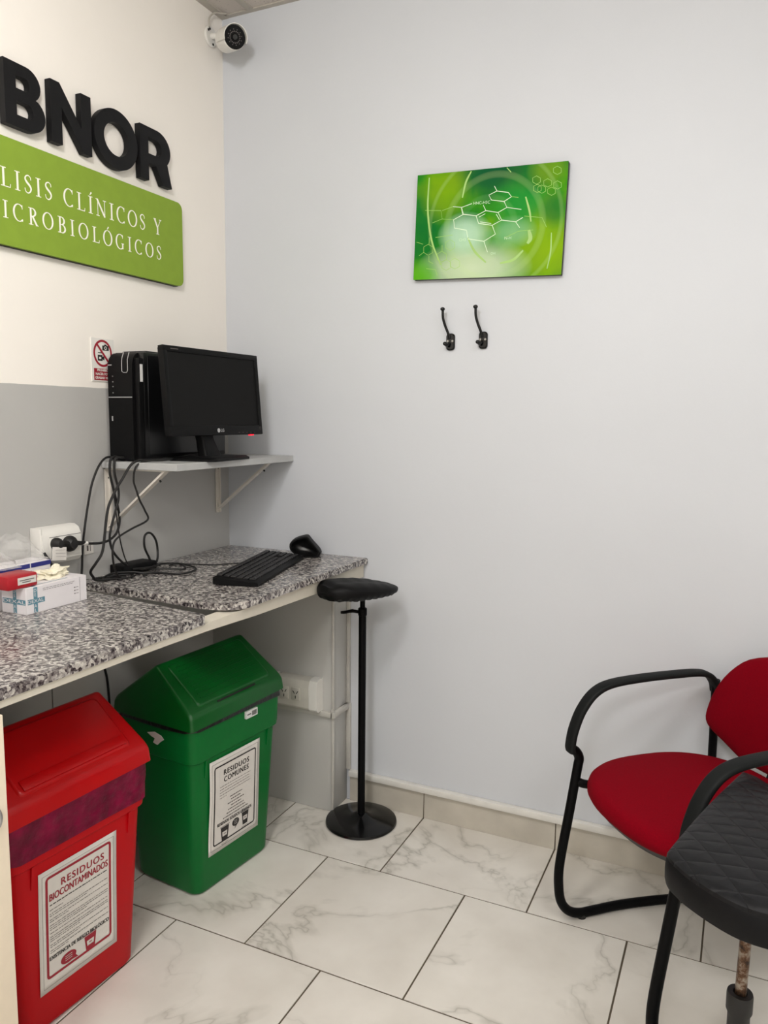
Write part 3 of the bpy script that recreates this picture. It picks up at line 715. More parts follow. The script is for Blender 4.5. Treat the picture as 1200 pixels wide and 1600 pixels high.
def low_socket(x0, x1, z0, z1, label, sockets):
    cx = (x0+x1)/2; t = thing('power_outlet_box', label, 'socket', (cx, -.112, (z0+z1)/2)); hw = (x1-x0)/2; hz = (z1-z0)/2
    prof = [(0, -hz), (-.030, -hz), (-.040, -hz*.82), (-.042, hz*.55), (-.034, hz*.9), (-.02, hz), (0, hz)]
    b = MB(); b.loft([[(-hw, y, z) for y, z in prof], [(hw-.03, y, z) for y, z in prof]], smooth=False); b.build('cover', M_['offwhite'], t)
    prof2 = [(y*1.05, z*1.06) for y, z in prof]
    b = MB(); b.loft([[(hw-.031, y, z) for y, z in prof2], [(hw, y, z) for y, z in prof2]], smooth=False); b.build('end_cap', M_['white'], t, label='whiter end cap')
    for sx in sockets:
        fp = MB(); fp.box((sx-.017, -.0435, -.022), (sx+.017, -.0405, .022), bevel=.001); f = fp.build('socket', M_['offwhite'], t)
        h = MB()
        h.box((-.0012+sx, -.0445, -.016), (.0012+sx, -.043, -.006))
        for sg in (-1, 1):
            RT = Matrix.Translation((sx+sg*.007, -.0438, .006)) @ Matrix.Rotation(sg*.55, 4, 'Y')
            h.box((-.0012, -.0007, -.006), (.0012, .0007, .006), T=RT)
        h.build('slots', M_['dark'], f)
low_socket(.303, .462, .366, .474, 'off-white double power outlet box low on the grey pier', (-.049, -.003))
low_socket(.15, .293, .366, .470, 'off-white outlet box half hidden behind the green bin lid', (-.02,))

# ------------------------------------------------------------------ things on the left worktop
Z1 = .8815
t = thing('glove_box', 'white glove carton with pale blue cross lettering on the left worktop', 'box', (.145, -.968, Z1))
hx, hy, hz = .042, .094, .0655
b = MB(); b.box((-hx, -hy, 0), (hx, hy, hz), bevel=.0008, seg=1); b.build('carton', M_['carton'], t)
m = MB()
Tf = lambda p: Vector((hx+.0005+p.z, p.x, p.y)); Te = lambda p: Vector((p.x, -hy-.0005-p.z, p.y))
stroke2(m, [(-hy+.004, .030), (-hy+.054, .030)], .0125, Tf); stroke2(m, [(-hy+.027, .002), (-hy+.027, .064)], .0115, Tf, d=.0001)
stroke2(m, [(-.038, .030), (hx-.002, .030)], .0125, Te); stroke2(m, [(.004, .002), (.004, .064)], .0115, Te, d=.0001)
m.add([(hx-.002, -hy+.020, hz+.0004), (hx-.002, -hy+.032, hz+.0004), (-hx+.02, -hy+.032, hz+.0004), (-hx+.02, -hy+.020, hz+.0004)], [[0, 1, 2, 3]])
m.add([(hx-.012, -hy+.032, hz+.0004), (hx-.012, hy-.05, hz+.0004), (hx-.015, hy-.05, hz+.0004), (hx-.015, -hy+.032, hz+.0004)], [[0, 1, 2, 3]])
m.build('blue_bands', M_['blue'], t)
m = MB()
put_text(m, 'DEXAL', -hy+.027, .0265, .0115, Tf, 0, 0, width=.046, d=.0004); put_text(m, 'DEXAL', .002, .0265, .0115, Te, 0, 0, width=.074, d=.0004)
for k, c in enumerate('DE'): put_text(m, c, -hy+.026, .052-k*.0105, .0115, Tf, 0, 0, d=.0004); put_text(m, c, .004, .052-k*.0105, .0115, Te, 0, 0, d=.0004)
for k, c in enumerate('AL'): put_text(m, c, -hy+.026, .0140-k*.0105, .0115, Tf, 0, 0, d=.0004); put_text(m, c, .004, .0140-k*.0105, .0115, Te, 0, 0, d=.0004)
m.build('brand_lettering', M_['carton'], t)
m = MB(); rn = random.Random(5)
for z in (.0565, .0525):
    x = -.045
    while x < .05:
        w = rn.uniform(.004, .010); stroke2(m, [(x, z), (x+w, z)], .0009, Tf, d=.0002); x += w+.002
for z in (.040, .032, .024): stroke2(m, [(.052, z), (.056, z)], .0022, Tf, d=.0002); stroke2(m, [(.058, z), (.066, z)], .0010, Tf, d=.0002)
stroke2(m, [(.071, .001), (.071, .064)], .0006, Tf, d=.0002)
m.build('small_print', M_['ink2'], t)
# gloves poking out
def crumple(c, rad, seed, n=3, amp=.45):
    b = bmesh.new(); bmesh.ops.create_icosphere(b, subdivisions=n, radius=1)
    for v in b.verts:
        p = v.co.copy(); k = 1+amp*(pnoise(p*1.7+Vector((seed, 0, 0)))+.5*pnoise(p*4+Vector((0, seed, 0))))
        v.co = Vector((p.x*rad[0]*k, p.y*rad[1]*k, p.z*rad[2]*k))+Vector(c)
    return b
m = MB(); m.bm(crumple((.135, -.935, .956), (.024, .040, .013), 3, 4, .9), smooth=True); m.bm(crumple((.130, -.918, .960), (.015, .018, .014), 9, 4, .9), smooth=True)
o = m.build('latex_glove', M_['latex'], loc=(.135, -.93, .947)); tag(o, 'crumpled cream latex glove sticking out of the open carton', 'glove')
t = thing('mask_box', 'white carton with navy blue top edge behind the glove carton', 'box', (.060, -.99, Z1))
b = MB(); b.box((-.035, -.13, 0), (.035, .085, .103), bevel=.0008, seg=1); b.build('carton', M_['carton'], t)
m = MB(); m.box((.0352, -.128, .0915), (.0362, .020, .1025)); m.box((.0352, .024, .0915), (.0362, .085, .1025)); m.box((-.035, .0855, .094), (.035, .0862, .1030)); m.build('navy_band', M_['navy'], t)
m = MB(); Tg = lambda p: Vector((.0356+p.z, p.x, p.y)); rn = random.Random(8)
for z in (.083, .079):
    x = -.11
    while x < .02: w = rn.uniform(.004, .012); stroke2(m, [(x, z), (x+w, z)], .0014, Tg); x += w+.002
m.build('small_print', M_['ink2'], t)
t = thing('red_case', 'small red plastic case with white label on top of the glove carton', 'case', (.150, -1.062, Z1+.0662))
b = MB(); b.box((-.030, -.045, 0), (.033, .040, .034), bevel=.005); b.build('shell', M_['redbox'], t)
m = MB(); m.box((.0332, -.018, .010), (.0342, .034, .027)); p_ = m.build('label', M_['paper'], t)
m = MB(); m.box((.0342, -.013, .019), (.0347, .028, .021)); m.box((.0342, -.006, .014), (.0347, .018, .016)); m.build('print', M_['ink2'], p_)
def filmsheet(c, sx, sz, seed, name, label, ry=0.0):
    n = 26; V = []; F = []
    for i in range(n+1):
        for j in range(n+1):
            u = i/n-.5; v = j/n
            prof = .25+.75*max(0, 1-(abs(u)*2)**2.2)
            x = .024*pnoise(Vector((u*3+seed, v*2.4, 0)))+.010*abs(pnoise(Vector((u*6, v*5+seed, 3))))+(.5-v)*.04
            V.append((c[0]+x, c[1]+u*sx, c[2]+v*sz*prof*(1+.25*pnoise(Vector((u*6+seed, 0, 1))))))
    for i in range(n):
        for j in range(n): F.append([i*(n+1)+j, (i+1)*(n+1)+j, (i+1)*(n+1)+j+1, i*(n+1)+j+1])
    m = MB(); m.add(V, F, smooth=True); o = m.build(name, M_['film'], loc=c, autosmooth=False)
    md = o.modifiers.new('s', 'SOLIDIFY'); md.thickness = .0003
    return tag(o, label, 'bag')
filmsheet((.055, -.985, .986), .18, .075, 2.3, 'plastic_bag', 'crumpled clear plastic bag lying over the navy-edged carton')
filmsheet((.10, -1.075, .986), .12, .060, 7.7, 'plastic_bag', 'clear plastic bag at the left edge behind the red case')

# ------------------------------------------------------------------ keyboard
kd = Vector((-.245, .9695, 0)); kw = Vector((-.9695, -.245, 0))
t = thing('computer_keyboard', 'black full size keyboard on the corner granite worktop', 'keyboard', (.508, -.562, ZC))
TK = Matrix((kd, -kw, Vector((0, 0, 1)))).transposed().to_4x4()   # local x along length, local y towards the user
# y: 0 = front (user, +x side) ... -0.135 = rear
b = MB(); sec = [(0, .002), (0.002, .010), (-.004, .015), (-.128, .026), (-.136, .022), (-.136, .004), (-.10, .001)]
b.loft([[(.0, y*.97, z*.85) for y, z in sec], [(.004, y, z) for y, z in sec], [(.441, y, z) for y, z in sec], [(.445, y*.97, z*.85) for y, z in sec]], T=TK, smooth=False)
b.build('case', M_['black'], t)
def ztop(y): return .015+(-.004-y)*(.011/.124)
b = MB(); P = .019
for rix, yy in enumerate((-.022, -.041, -.060, -.079, -.098, -.120)):
    x = .012+(0 if rix > 4 else 0)
    while x < .430:
        w = P
        if rix == 0 and .075 < x < .08+.12: w = .118 if abs(x-.088) < .012 else P
        if (.302 < x < .307) or (.366 < x < .371): x += .004
        if rix in (1, 2) and .318 < x < .36 and rix == 2: x += P; continue
        z = ztop(yy)
        b.box((x+.0018, yy-.0080, z-.001), (x+w-.0018, yy+.0080, z+.0048), T=TK, bevel=.0015, seg=1)
        x += w
b.build('keys', M_['key'], t)

# ------------------------------------------------------------------ hand-held scanner / vertical mouse
t = thing('vertical_mouse', 'black upright hooded ergonomic mouse beside the far end of the keyboard', 'mouse', (.382, -.092, ZC))
pr = [(185, 520), (200, 430), (300, 340), (430, 285), (560, 252), (640, 258), (700, 330), (780, 430), (870, 540), (930, 620), (958, 690), (900, 772), (760, 785), (620, 785), (480, 772), (350, 735), (250, 650), (200, 590)]
pr = [((x-570)/15*.00208, (785-y)/15*.00208) for x, y in pr]
pr = [tuple(v)[:2] for v in catmull([Vector((a, b, 0)) for a, b in pr+[pr[0]]], 3)][:-1]
ca, sa = math.cos(.44), math.sin(.44)
TR = Matrix(((ca, -sa, 0, 0), (sa, ca, 0, 0), (0, 0, 1, 0), (0, 0, 0, 1)))
def pring(k, dy, c=(0, .034), kz=None): return [(c[0]+(a-c[0])*k, dy, max(.0, c[1]+(z-c[1])*(kz or k))) for a, z in pr]
b = MB(); b.loft([pring(.93, .055, kz=.85), pring(1.0, .035), pring(1.0, -.005), pring(.97, -.012), pring(.86, -.012)], cap=False, T=TR)
b.add(pring(.93, .055, kz=.85), [list(range(len(pr)))], T=TR)
b.build('shell', M_['black'], t)
b = MB(); c2 = (-.012, .034)
def pr2(k, dy): return [(c2[0]*(1-k)+a*k*1.0, dy, c2[1]+(z-c2[1])*k) for a, z in pr]
b.loft([pring(.87, -.0115), pr2(.78, -.006), pr2(.58, .010), pr2(.35, .018), pr2(.05, .020)], cap=False, T=TR); b.build('thumb_hollow', M_['tower'], t, label='dark hollow')

# ------------------------------------------------------------------ armrest stand
t = thing('armrest_stand', 'black blood-draw armrest on a pole with round base against the wall', 'stand', (.619, -.125, 0))
MB().lathe([(0, 0), (.118, 0), (.121, .004), (.119, .010), (.108, .0145), (.075, .019), (.040, .022), (.026, .030), (.018, .034), (0, .034)], n=64).build('base', M_['gloss'], t)
MB().cyl((0, 0, .03), (0, 0, .733), .0125, n=24).build('pole', M_['tube'], t)
MB().cyl((0, 0, .70), (0, 0, .81), .0085, n=20).build('inner_pole', M_['tube'], t)
b = MB(); b.cyl((0, 0, .716), (0, 0, .742), .0145, n=20, bevel=.002); b.tube([(-.010, -.004, .728), (-.03, -.010, .730), (-.040, -.013, .728)], lambda q: .006-.001*q, n=10)
b.tube([(-.028, -.010, .733), (-.052, -.018, .726), (-.068, -.024, .724)], lambda q: .0045+.001*math.sin(q*PI), n=8); b.build('clamp_knob', M_['tube'], t)
b = MB(); rings = []
NU = 34; Tp = Matrix.Translation((.034, -.090, 0)) @ Matrix.Rotation(math.radians(68), 4, 'Z')
def interp(tab, x):
    for (x0, y0), (x1, y1) in zip(tab, tab[1:]):
        if x <= x1: q = (x-x0)/(x1-x0); q = q*q*(3-2*q); return y0+(y1-y0)*q
    return tab[-1][1]
top = [(-.148, .836), (-.138, .857), (-.11, .868), (-.05, .864), (0, .858), (.05, .849), (.09, .839), (.12, .831), (.137, .824)]
bot = [(-.148, .828), (-.135, .812), (-.10, .806), (-.04, .800), (.05, .798), (.10, .802), (.125, .810), (.137, .820)]
for i in range(NU+1):
    u = -.148+.285*(.5-.5*math.cos(PI*i/NU)); q = (u+.0055)/.1430; dd = .082*max(.0, 1-abs(q)**2.8)**(1/2.2)+.002
    zt, zb = interp(top, u), interp(bot, u); ring = []
    for k in range(28):
        th = 2*PI*k/28; c, s = math.cos(th), math.sin(th); v = dd*math.copysign(abs(c)**.8, c)
        z = (zt+zb)/2+(zt-zb)/2*math.copysign(abs(s)**.8, s)
        if s > 0:
            z -= .008*math.exp(-((v+.010)/.018)**2)*(s**2)*min(1, (zt-zb)/.05)*max(0, 1-abs(q)**3)
            if v < -.01: z -= .002*s
        else: z += .003*math.sin(u*240+k)*min(1, (zt-zb)/.04)
        ring.append(Vector((u, v, z)))
    rings.append(ring)
b.loft(rings, T=Tp); b.build('cushion', M_['black'], t, label='curved black vinyl cushion')

# ------------------------------------------------------------------ bins
def bin_poster(parent, Tl, u0, v0, w, h, kind):
    """sheet glued on the front; Tl maps (u along, v up, d out)"""
    wob = (lambda u, v: .0018*math.sin(v*24+1)*max(0, (-(u-u0)/(w/2)))**2+.0042) if kind == 'common' else (lambda u, v: .0022+.0006*math.sin(v*15))
    n = 14; V = []; F = []
    TT = lambda p: Tl(Vector((p.x, p.y, p.z+wob(p.x, p.y))))
    for i in range(n+1):
        for j in range(n+1): V.append(TT(Vector((u0-w/2+w*i/n, v0-h/2+h*j/n, 0))))
    for i in range(n):
        for j in range(n): F.append([i*(n+1)+j, (i+1)*(n+1)+j, (i+1)*(n+1)+j+1, i*(n+1)+j+1])
    m = MB(); m.add(V, F, smooth=True)
    sheet = m.build('paper_notice', M_['paper'], parent, autosmooth=False)
    sheet.modifiers.new('s', 'SOLIDIFY').thickness = .0004
    ink = M_['ink'] if kind == 'common' else M_['inkred']
    # frame line
    m = MB(); R = rrect(w/2-.020, h/2-.024 if kind == 'common' else h/2-.026, .006, 3)
    vo = 0 if kind == 'common' else .006
    R = sum([[((a[0]*(1-q)+c[0]*q), (a[1]*(1-q)+c[1]*q)) for q in (0, .25, .5, .75)] for a, c in zip(R, R[1:]+R[:1])], [])
    stroke2(m, [(u0+a, v0+c+vo) for a, c in R], .0042 if kind == 'common' else .006, TT, 0, .0007, closed=True)
    m.build('border', ink, sheet)
    m = MB(); R3 = rrect(w/2-.009, h/2-.011, .001, 2)
    R3 = sum([[((a[0]*(1-q)+c[0]*q), (a[1]*(1-q)+c[1]*q)) for q in (0, .25, .5, .75)] for a, c in zip(R3, R3[1:]+R3[:1])], [])
    stroke2(m, [(u0+a, v0+c) for a, c in R3], .0007, TT, 0, .0006, closed=True); m.build('fine_border', M_['ink2'], sheet)
    m = MB(); g = MB(); rn = random.Random(11)
    def scrib(x0, x1, v, th, mbx):
        x = x0
        while x < x1:
            ww = min(rn.uniform(.003, .012), x1-x)
            if ww > .0015: stroke2(mbx, [(x, v), (x+ww, v)], th, TT, 0, .0007)
            x += ww+.0018
    if kind == 'common':
        put_text(m, 'RESIDUOS', u0+.004, v0+.086, .0225, TT, 0, 0, 1.15, width=.108, d=.0008, bold=.0006); put_text(m, 'COMUNES', u0+.004, v0+.064, .0225, TT, 0, 0, 1.15, width=.106, d=.0008, bold=.0006)
        for k, e in enumerate((.066, .060, .064, .066, -.038)): scrib(u0-.066, u0+e, v0+.053-k*.0085, .0013, g)
        for k, hw_ in enumerate((.026, .022, .036, .022, .034, .040, .055)): scrib(u0-hw_+.004, u0+hw_+.004, v0+.008-k*.0095, .0028, g)
        put_text(m, 'RESIDUOS SÓLIDOS URBANOS', u0, v0-.066, .0135, TT, 0, 0, width=.146, d=.0008, bold=.0005)
        icons = [(u0-.042, v0-.098, .017, .022), (u0+.046, v0-.088, .015, .020)]; bub = (u0+.004, v0-.083, .015, .012)
        for (a, c, sw, sh) in icons: scrib(a-.015, a+.015, c-sh-.006, .0012, g); scrib(a-.010, a+.010, c-sh-.010, .0012, g)
    else:
        put_text(m, 'RESIDUOS', u0+.010, v0+.091, .0240, TT, 1, 0, 1.15, width=.118, d=.0008, bold=.0006); put_text(m, 'BIOCONTAMINADOS', u0, v0+.068, .0235, TT, 1, 0, width=.160, d=.0008, bold=.0006)
        scrib(u0-.080, u0+.080, v0+.058, .0022, m)
        vv = .046
        for grp in (1, 2, 2, 3, 1, 3, 2, 2):
            for q in range(grp):
                e = .080 if (q < grp-1 or grp == 1 and vv < .03) else rn.choice((-.03, .0, .02)); e = -.045 if vv > .044 else e
                scrib(u0-.080, u0+e, v0+vv, .0014, g); vv -= .0052
            vv -= .0034
        put_text(m, 'EXISTENCIA DE RIESGO BIOLÓGICO', u0, v0-.073, .0125, TT, 0, 0, width=.164, d=.0008, bold=.0005)
        icons = [(u0+.028, v0-.095, .017, .020)]; bub = (u0-.033, v0-.094, .021, .013)
    g.build('small_print', M_['ink2'], sheet)
    mats = [M_['ink'], M_['inkred']]; ii = 0 if kind == 'common' else 1
    for (a, c, sw, sh) in icons:
        o4 = [(a-sw, c+sh), (a+sw, c+sh), (a+sw*.68, c-sh), (a-sw*.68, c-sh)]
        hl = [(a-sw*.62, c+sh*.35), (a+sw*.62, c+sh*.35), (a+sw*.55, c-sh*.3), (a-sw*.55, c-sh*.3)]
        V, F = curve_shape([o4, hl], 0); m.add([TT(Vector((p[0], p[1], .0008))) for p in V], F, None, ii)
        stroke2(m, [(a-sw*1.15, c+sh*1.12), (a+sw*1.15, c+sh*1.12)], .0014, TT, ii, .0008)
        stroke2(m, [(a-.004, c+.001), (a+.004, c+.001)], .002, TT, ii, .0008)
    a, c, sw, sh = bub
    E_ = arc(a, c, sw, sh, -60, 270, 20)+[(a+sw*.35*(1 if kind != 'common' else -1), c-sh*1.75)]
    if kind != 'common': E_ = arc(a, c, sw, sh, -25, 295, 20)+[(a+sw*1.25, c-sh*1.1)]
    V, F = curve_shape([E_], 0); m.add([TT(Vector((p[0], p[1], .0008))) for p in V], F, None, ii)
    m.build('printed_text', mats, sheet)
    m = MB()
    for k in range(3): stroke2(m, [(a-sw*.45, c+.0055-k*.005), (a+sw*.45, c+.0055-k*.005)], .0011, TT, 0, .0011)
    m.build('bubble_text', M_['paper'], sheet)

def make_bin(name, label, loc, rz, pl, lidm, bagm, bag_drop, tilt, ribs, group=None):
    t = thing(name, label, 'bin', loc, rz, group)
    hb = (.124, .158); ht = (.146, .190); Hb = .535
    def sec(z, add=0, r=.03):
        q = z/Hb; hx = hb[0]+(ht[0]-hb[0])*q+add; hy = hb[1]+(ht[1]-hb[1])*q+add; return [(x, y, z) for x, y in rrect(hx, hy, r, 5)]
    b = MB()
    b.loft([sec(.0, -.010), sec(.004, -.004), sec(.012), sec(.405), sec(.411, .007), sec(.425, .008), sec(.53, .006)], cap=True)
    b.build('body', pl, t)
    def front(z): return hb[0]+(ht[0]-hb[0])*z/Hb
    # raised outline on the front face
    b = MB()
    for s in (-1, 1):
        y = s*.1335
        b.add([(front(.40)+.006, y-.003, .408), (front(.40)+.006, y+.003, .408), (front(.37)+.001, y+.003, .355), (front(.37)+.001, y-.003, .355), (front(.40)-.01, y-.003, .408), (front(.40)-.01, y+.003, .408), (front(.37)-.01, y+.003, .355), (front(.37)-.01, y-.003, .355)],
              [[0, 1, 2, 3], [4, 5, 6, 7], [0, 1, 5, 4], [1, 2, 6, 5], [2, 3, 7, 6], [3, 0, 4, 7]])
    b.build('rib', pl, t)
    # bin liner
    b = MB(); rings = []
    for k in range(7):
        z = Hb-.008-bag_drop*k/6; base = sec(z, .0095, .03); rg = []
        base2 = []
        for a, c in zip(base, base[1:]+base[:1]):
            for q in (0, .34, .67): base2.append(tuple(a[i]*(1-q)+c[i]*q for i in range(3)))
        for p in base2:
            v = Vector(p); n = Vector((v.x, v.y, 0)).normalized(); a = .0035*pnoise(v*28)+.002*(k > 4)
            zz = v.z+(.010*pnoise(Vector((v.x*12, v.y*12, 3.3))) if k == 6 else 0)
            rg.append(Vector((v.x, v.y, zz))+n*a)
        rings.append(rg)
    b.loft(rings, cap=False); b.build('bin_liner', bagm, t, label='wrinkled bag edge hanging out')
    # lid
    L = bpy.data.objects.new('lid', None)
    R = Matrix.Translation((0, 0, .517)) @ Matrix.Rotation(tilt, 4, 'X')
    LX, LY, AP = .158, .200, .158
    b = bmesh.new()
    P = [(LX, -LY, 0), (LX, LY, 0), (-LX, LY, 0), (-LX, -LY, 0), (LX-.004, -LY+.003, .040), (LX-.004, LY-.003, .040), (-LX+.004, LY-.003, .040), (-LX+.004, -LY+.003, .040), (.004, -LY+.022, AP), (.004, LY-.022, AP)]
    vs = [b.verts.new(p) for p in P]
    for f in ([3, 2, 1, 0], [0, 1, 5, 4], [1, 2, 6, 5], [2, 3, 7, 6], [3, 0, 4, 7], [4, 5, 9, 8], [6, 7, 8, 9], [5, 6, 9], [7, 4, 8]): b.faces.new([vs[i] for i in f])
    bmesh.ops.recalc_face_normals(b, faces=b.faces)
    ed = [e for e in b.edges if not (e.verts[0].co.z < .001 and e.verts[1].co.z < .001)]
    bmesh.ops.bevel(b, geom=ed, offset=.011, segments=4, profile=.5, affect='EDGES')
    m = MB().bm(b, T=R, smooth=True); lid = m.build('lid', lidm, t)
    # swing flap on the front slope
    p0 = Vector((LX-.004, 0, .040)); p1 = Vector((.004, 0, AP)); sl = (p1-p0); ln = sl.length; sl.normalize(); nn = Vector((-sl.z*-1, 0, -sl.x)); nn = Vector((sl.z, 0, -sl.x))
    FT = R @ Matrix(((0, sl.x, nn.x, p0.x), (1, sl.y, nn.y, p0.y), (0, sl.z, nn.z, p0.z), (0, 0, 0, 1)))
    m = MB(); s0, s1, hy = .022, ln-.020, LY-.052
    m.loft([[(x, (s0+s1)/2+y, z_) for x, y in rrect(hy+a, (s1-s0)/2+a, .014, 5)] for a, z_ in ((.004, .0), (.003, .0022), (0, .0045), (-.004, .0050))], T=FT)
    fl = m.build('swing_flap', lidm, lid)
    m = MB()
    if ribs:
        for k in range(9):
            v = s0+.020+k*(s1-s0-.034)/8; m.box((-hy+.018, v-.0011, .0045), (hy-.018, v+.0011, .0072), T=FT)
        m.box((-.085, .010, .001), (.075, .0155, .0022), T=FT, mi=1)  # dark strip stands in for the shadow gap below the flap
        m.build('ribs_and_gap_shade', [lidm, M_['dark']], fl)
    else:
        m.box((-hy+.010, s0+.004, .0045), (hy-.010, s0+.030, .0085), T=FT, bevel=.002)
        m.build('flap_lip', [lidm, M_['dark']], fl)
    ang = math.atan2(ht[0]-hb[0], Hb)
    Tl = lambda p: Vector((front(p.y)+p.z, p.x, p.y))
    return t, Tl
t, Tl = make_bin('waste_bin', 'green swing-lid waste bin under the granite worktop', (.286, -.538, 0), -.105, M_['green_pl'], M_['green_lid'], M_['bag_black'], .024, .022, True, 'swing lid waste bins')
bin_poster(t, Tl, -.012, .250, .214, .285, 'common')
m = MB(); m.box((.150, .020, .478), (.158, .070, .500), T=Matrix.Translation((0, 0, 0))); st = m.build('barcode_sticker', M_['sticker'], t)
m = MB()
for k in range(9): m.box((.1582, .045+k*.0024, .482), (.1585, .0462+k*.0024, .496))
m.box((.1582, .024, .488), (.1585, .040, .491)); m.build('bars', M_['ink'], st)
m = MB(); pts = [(-.095, .478), (-.065, .486), (-.040, .480), (-.030, .470), (-.045, .460), (-.058, .448), (-.075, .452), (-.066, .466), (-.080, .470)]
V, F = curve_shape([[(a, c) for a, c in pts]], .0005); m.add([Vector((p[0]+.08, -.1975-(p[1]-.46)*.08+p[2], p[1])) for p in V], F); m.build('torn_tape', M_['paper'], t, label='torn piece of pale tape')
t, Tl = make_bin('waste_bin', 'red swing-lid waste bin with purple bag beside the cream cabinet', (.274, -1.120, 0), -.065, M_['red_pl'], M_['red_lid'], M_['bag_purple'], .098, .006, False, 'swing lid waste bins')
bin_poster(t, Tl, -.012, .235, .214, .290, 'bio')

# ------------------------------------------------------------------ coat hooks
hook = thing('coat_hook', 'left one of the two black coat hooks below the green picture', 'hook', (.862, 0, 1.60), group='black coat hooks')
b = MB(); rg = rrect(.014, .026, .010, 5); b.loft([[(x, 0, y) for x, y in rg], [(x, -.006, y) for x, y in rg], [(x*.8, -.009, y*.88) for x, y in rg]]); b.build('back_plate', M_['gloss'], hook)
b = MB(); b.tube([(-.002, -.008, .010), (-.006, -.014, .028), (-.013, -.022, .050), (-.017, -.030, .072), (-.017, -.034, .096)], .0042, n=10); b.bm(crumple((-.017, -.035, .098), (.0075, .0075, .006), 0, 3, 0), smooth=True); b.build('upper_prong', M_['gloss'], hook)
b = MB(); b.tube([(-.002, -.008, -.004), (-.006, -.018, -.012), (-.009, -.026, -.010)], .0045, n=10); b.bm(crumple((-.010, -.028, -.007), (.0065, .0065, .006), 0, 3, 0), smooth=True); b.build('lower_prong', M_['gloss'], hook)
for dx in (-.0075, .0085): MB().cyl((dx, -.0085, .002), (dx, -.011, .002), .0035, n=12).build('screw', M_['chrome'], hook)
h2 = hook.copy(); COL.objects.link(h2); h2.location = (.969, 0, 1.602); h2['label'] = 'right one of the two black coat hooks below the green picture'
for ch in list(hook.children): c = ch.copy(); COL.objects.link(c); c.parent = h2

# ------------------------------------------------------------------ wall picture
def picture_mat():
    t = NT('picture_print'); v = t.coord()
    n0 = t.node('ShaderNodeTexNoise', i_Scale=9.0, i_Detail=3.0); t.link(v, n0.inputs['Vector'])
    col = t.ramp(n0.outputs[0], [(.35, lin((8, 112, 30))), (.5, lin((52, 140, 8))), (.65, lin((100, 156, 0)))])
    def blob(col, cx, cz, rx, rz, c, k=1.0, hard=False):
        mp = t.n.new('ShaderNodeMapping'); mp.vector_type = 'POINT'; mp.inputs['Scale'].default_value = (1/rx, 0, 1/rz); mp.inputs['Location'].default_value = (-cx/rx, 0, -cz/rz)
        tc = t.n.new('ShaderNodeTexCoord'); t.link(tc.outputs['Object'], mp.inputs[0])
        ln = t.node('ShaderNodeVectorMath', operation='LENGTH'); t.link(mp.outputs[0], ln.inputs[0])
        r_ = t.ramp(ln.outputs['Value'], [(0, (k, k, k, 1)), (.45, (k*.82,)*3+(1,)), (1, (0, 0, 0, 1))])
        return t.mix(r_, col, c)
    def ringb(col, cx, cz, r, w, c, k):
        mp = t.n.new('ShaderNodeMapping'); mp.inputs['Scale'].default_value = (1, 0, 1); mp.inputs['Location'].default_value = (-cx, 0, -cz)
        tc = t.n.new('ShaderNodeTexCoord'); t.link(tc.outputs['Object'], mp.inputs[0])
        ln = t.node('ShaderNodeVectorMath', operation='LENGTH'); t.link(mp.outputs[0], ln.inputs[0])
        s = t.node('ShaderNodeMath', operation='SUBTRACT'); t.link(ln.outputs['Value'], s.inputs[0]); s.inputs[1].default_value = r
        a = t.node('ShaderNodeMath', operation='ABSOLUTE'); t.link(s.outputs[0], a.inputs[0])
        r_ = t.ramp(a.outputs[0], [(0, (k, k, k, 1)), (w*.7, (k, k, k, 1)), (w, (0, 0, 0, 1))]); return t.mix(r_, col, c)
    G, DG, LM, WH, YL = lin((0, 106, 38)), lin((0, 82, 44)), lin((128, 166, 0)), lin((196, 214, 178)), lin((134, 172, 0))
    col = blob(col, -.22, 0, .10, .16, G, .9); col = blob(col, .02, .15, .17, .10, DG, 1); col = blob(col, .10, .05, .10, .09, lin((22, 140, 50)), .9)
    col = blob(col, .15, .13, .08, .06, G, .8); col = blob(col, .19, -.09, .16, .12, YL, .9); col = blob(col, -.14, .10, .09, .10, LM, .75)
    col = blob(col, .20, .03, .05, .06, G, .8); col = blob(col, -.04, -.13, .19, .09, WH, 1.0); col = blob(col, -.07, -.03, .09, .07, lin((188, 222, 196)), .9)
    col = blob(col, .08, -.03, .08, .05, lin((140, 196, 150)), .6); col = blob(col, .18, .14, .07, .06, LM, .6); col = blob(col, -.21, -.15, .07, .06, lin((84, 170, 20)), .9)
    L1 = lin((196, 226, 150))
    col = ringb(col, .0, -.01, .085, .010, lin((150, 200, 130)), .10); col = ringb(col, .02, -.01, .150, .010, L1, .12); col = ringb(col, .02, .0, .205, .005, L1, .14)
    t.link(col, t.b.inputs['Base Color']); t.b.inputs['Roughness'].default_value = .6; t.b.inputs['Specular IOR Level'].default_value = .12
    return t.m
t = thing('wall_picture', 'green canvas print of molecule hexagons on the back wall', 'picture', (.977, -.0, 1.946))
t.rotation_euler = (0, math.radians(1.8), 0)
W2, H2 = .234, .158
MB().box((-W2, -.018, -H2), (W2, -.0005, H2), bevel=.001, seg=1).build('panel', M_['signedge'], t, label='dark green-brown panel edge')
MB().box((-W2, -.0195, -H2), (W2, -.0178, H2)).build('print', picture_mat(), t)
TP = lambda p: Vector((p.x, -.0196-p.z, p.y))
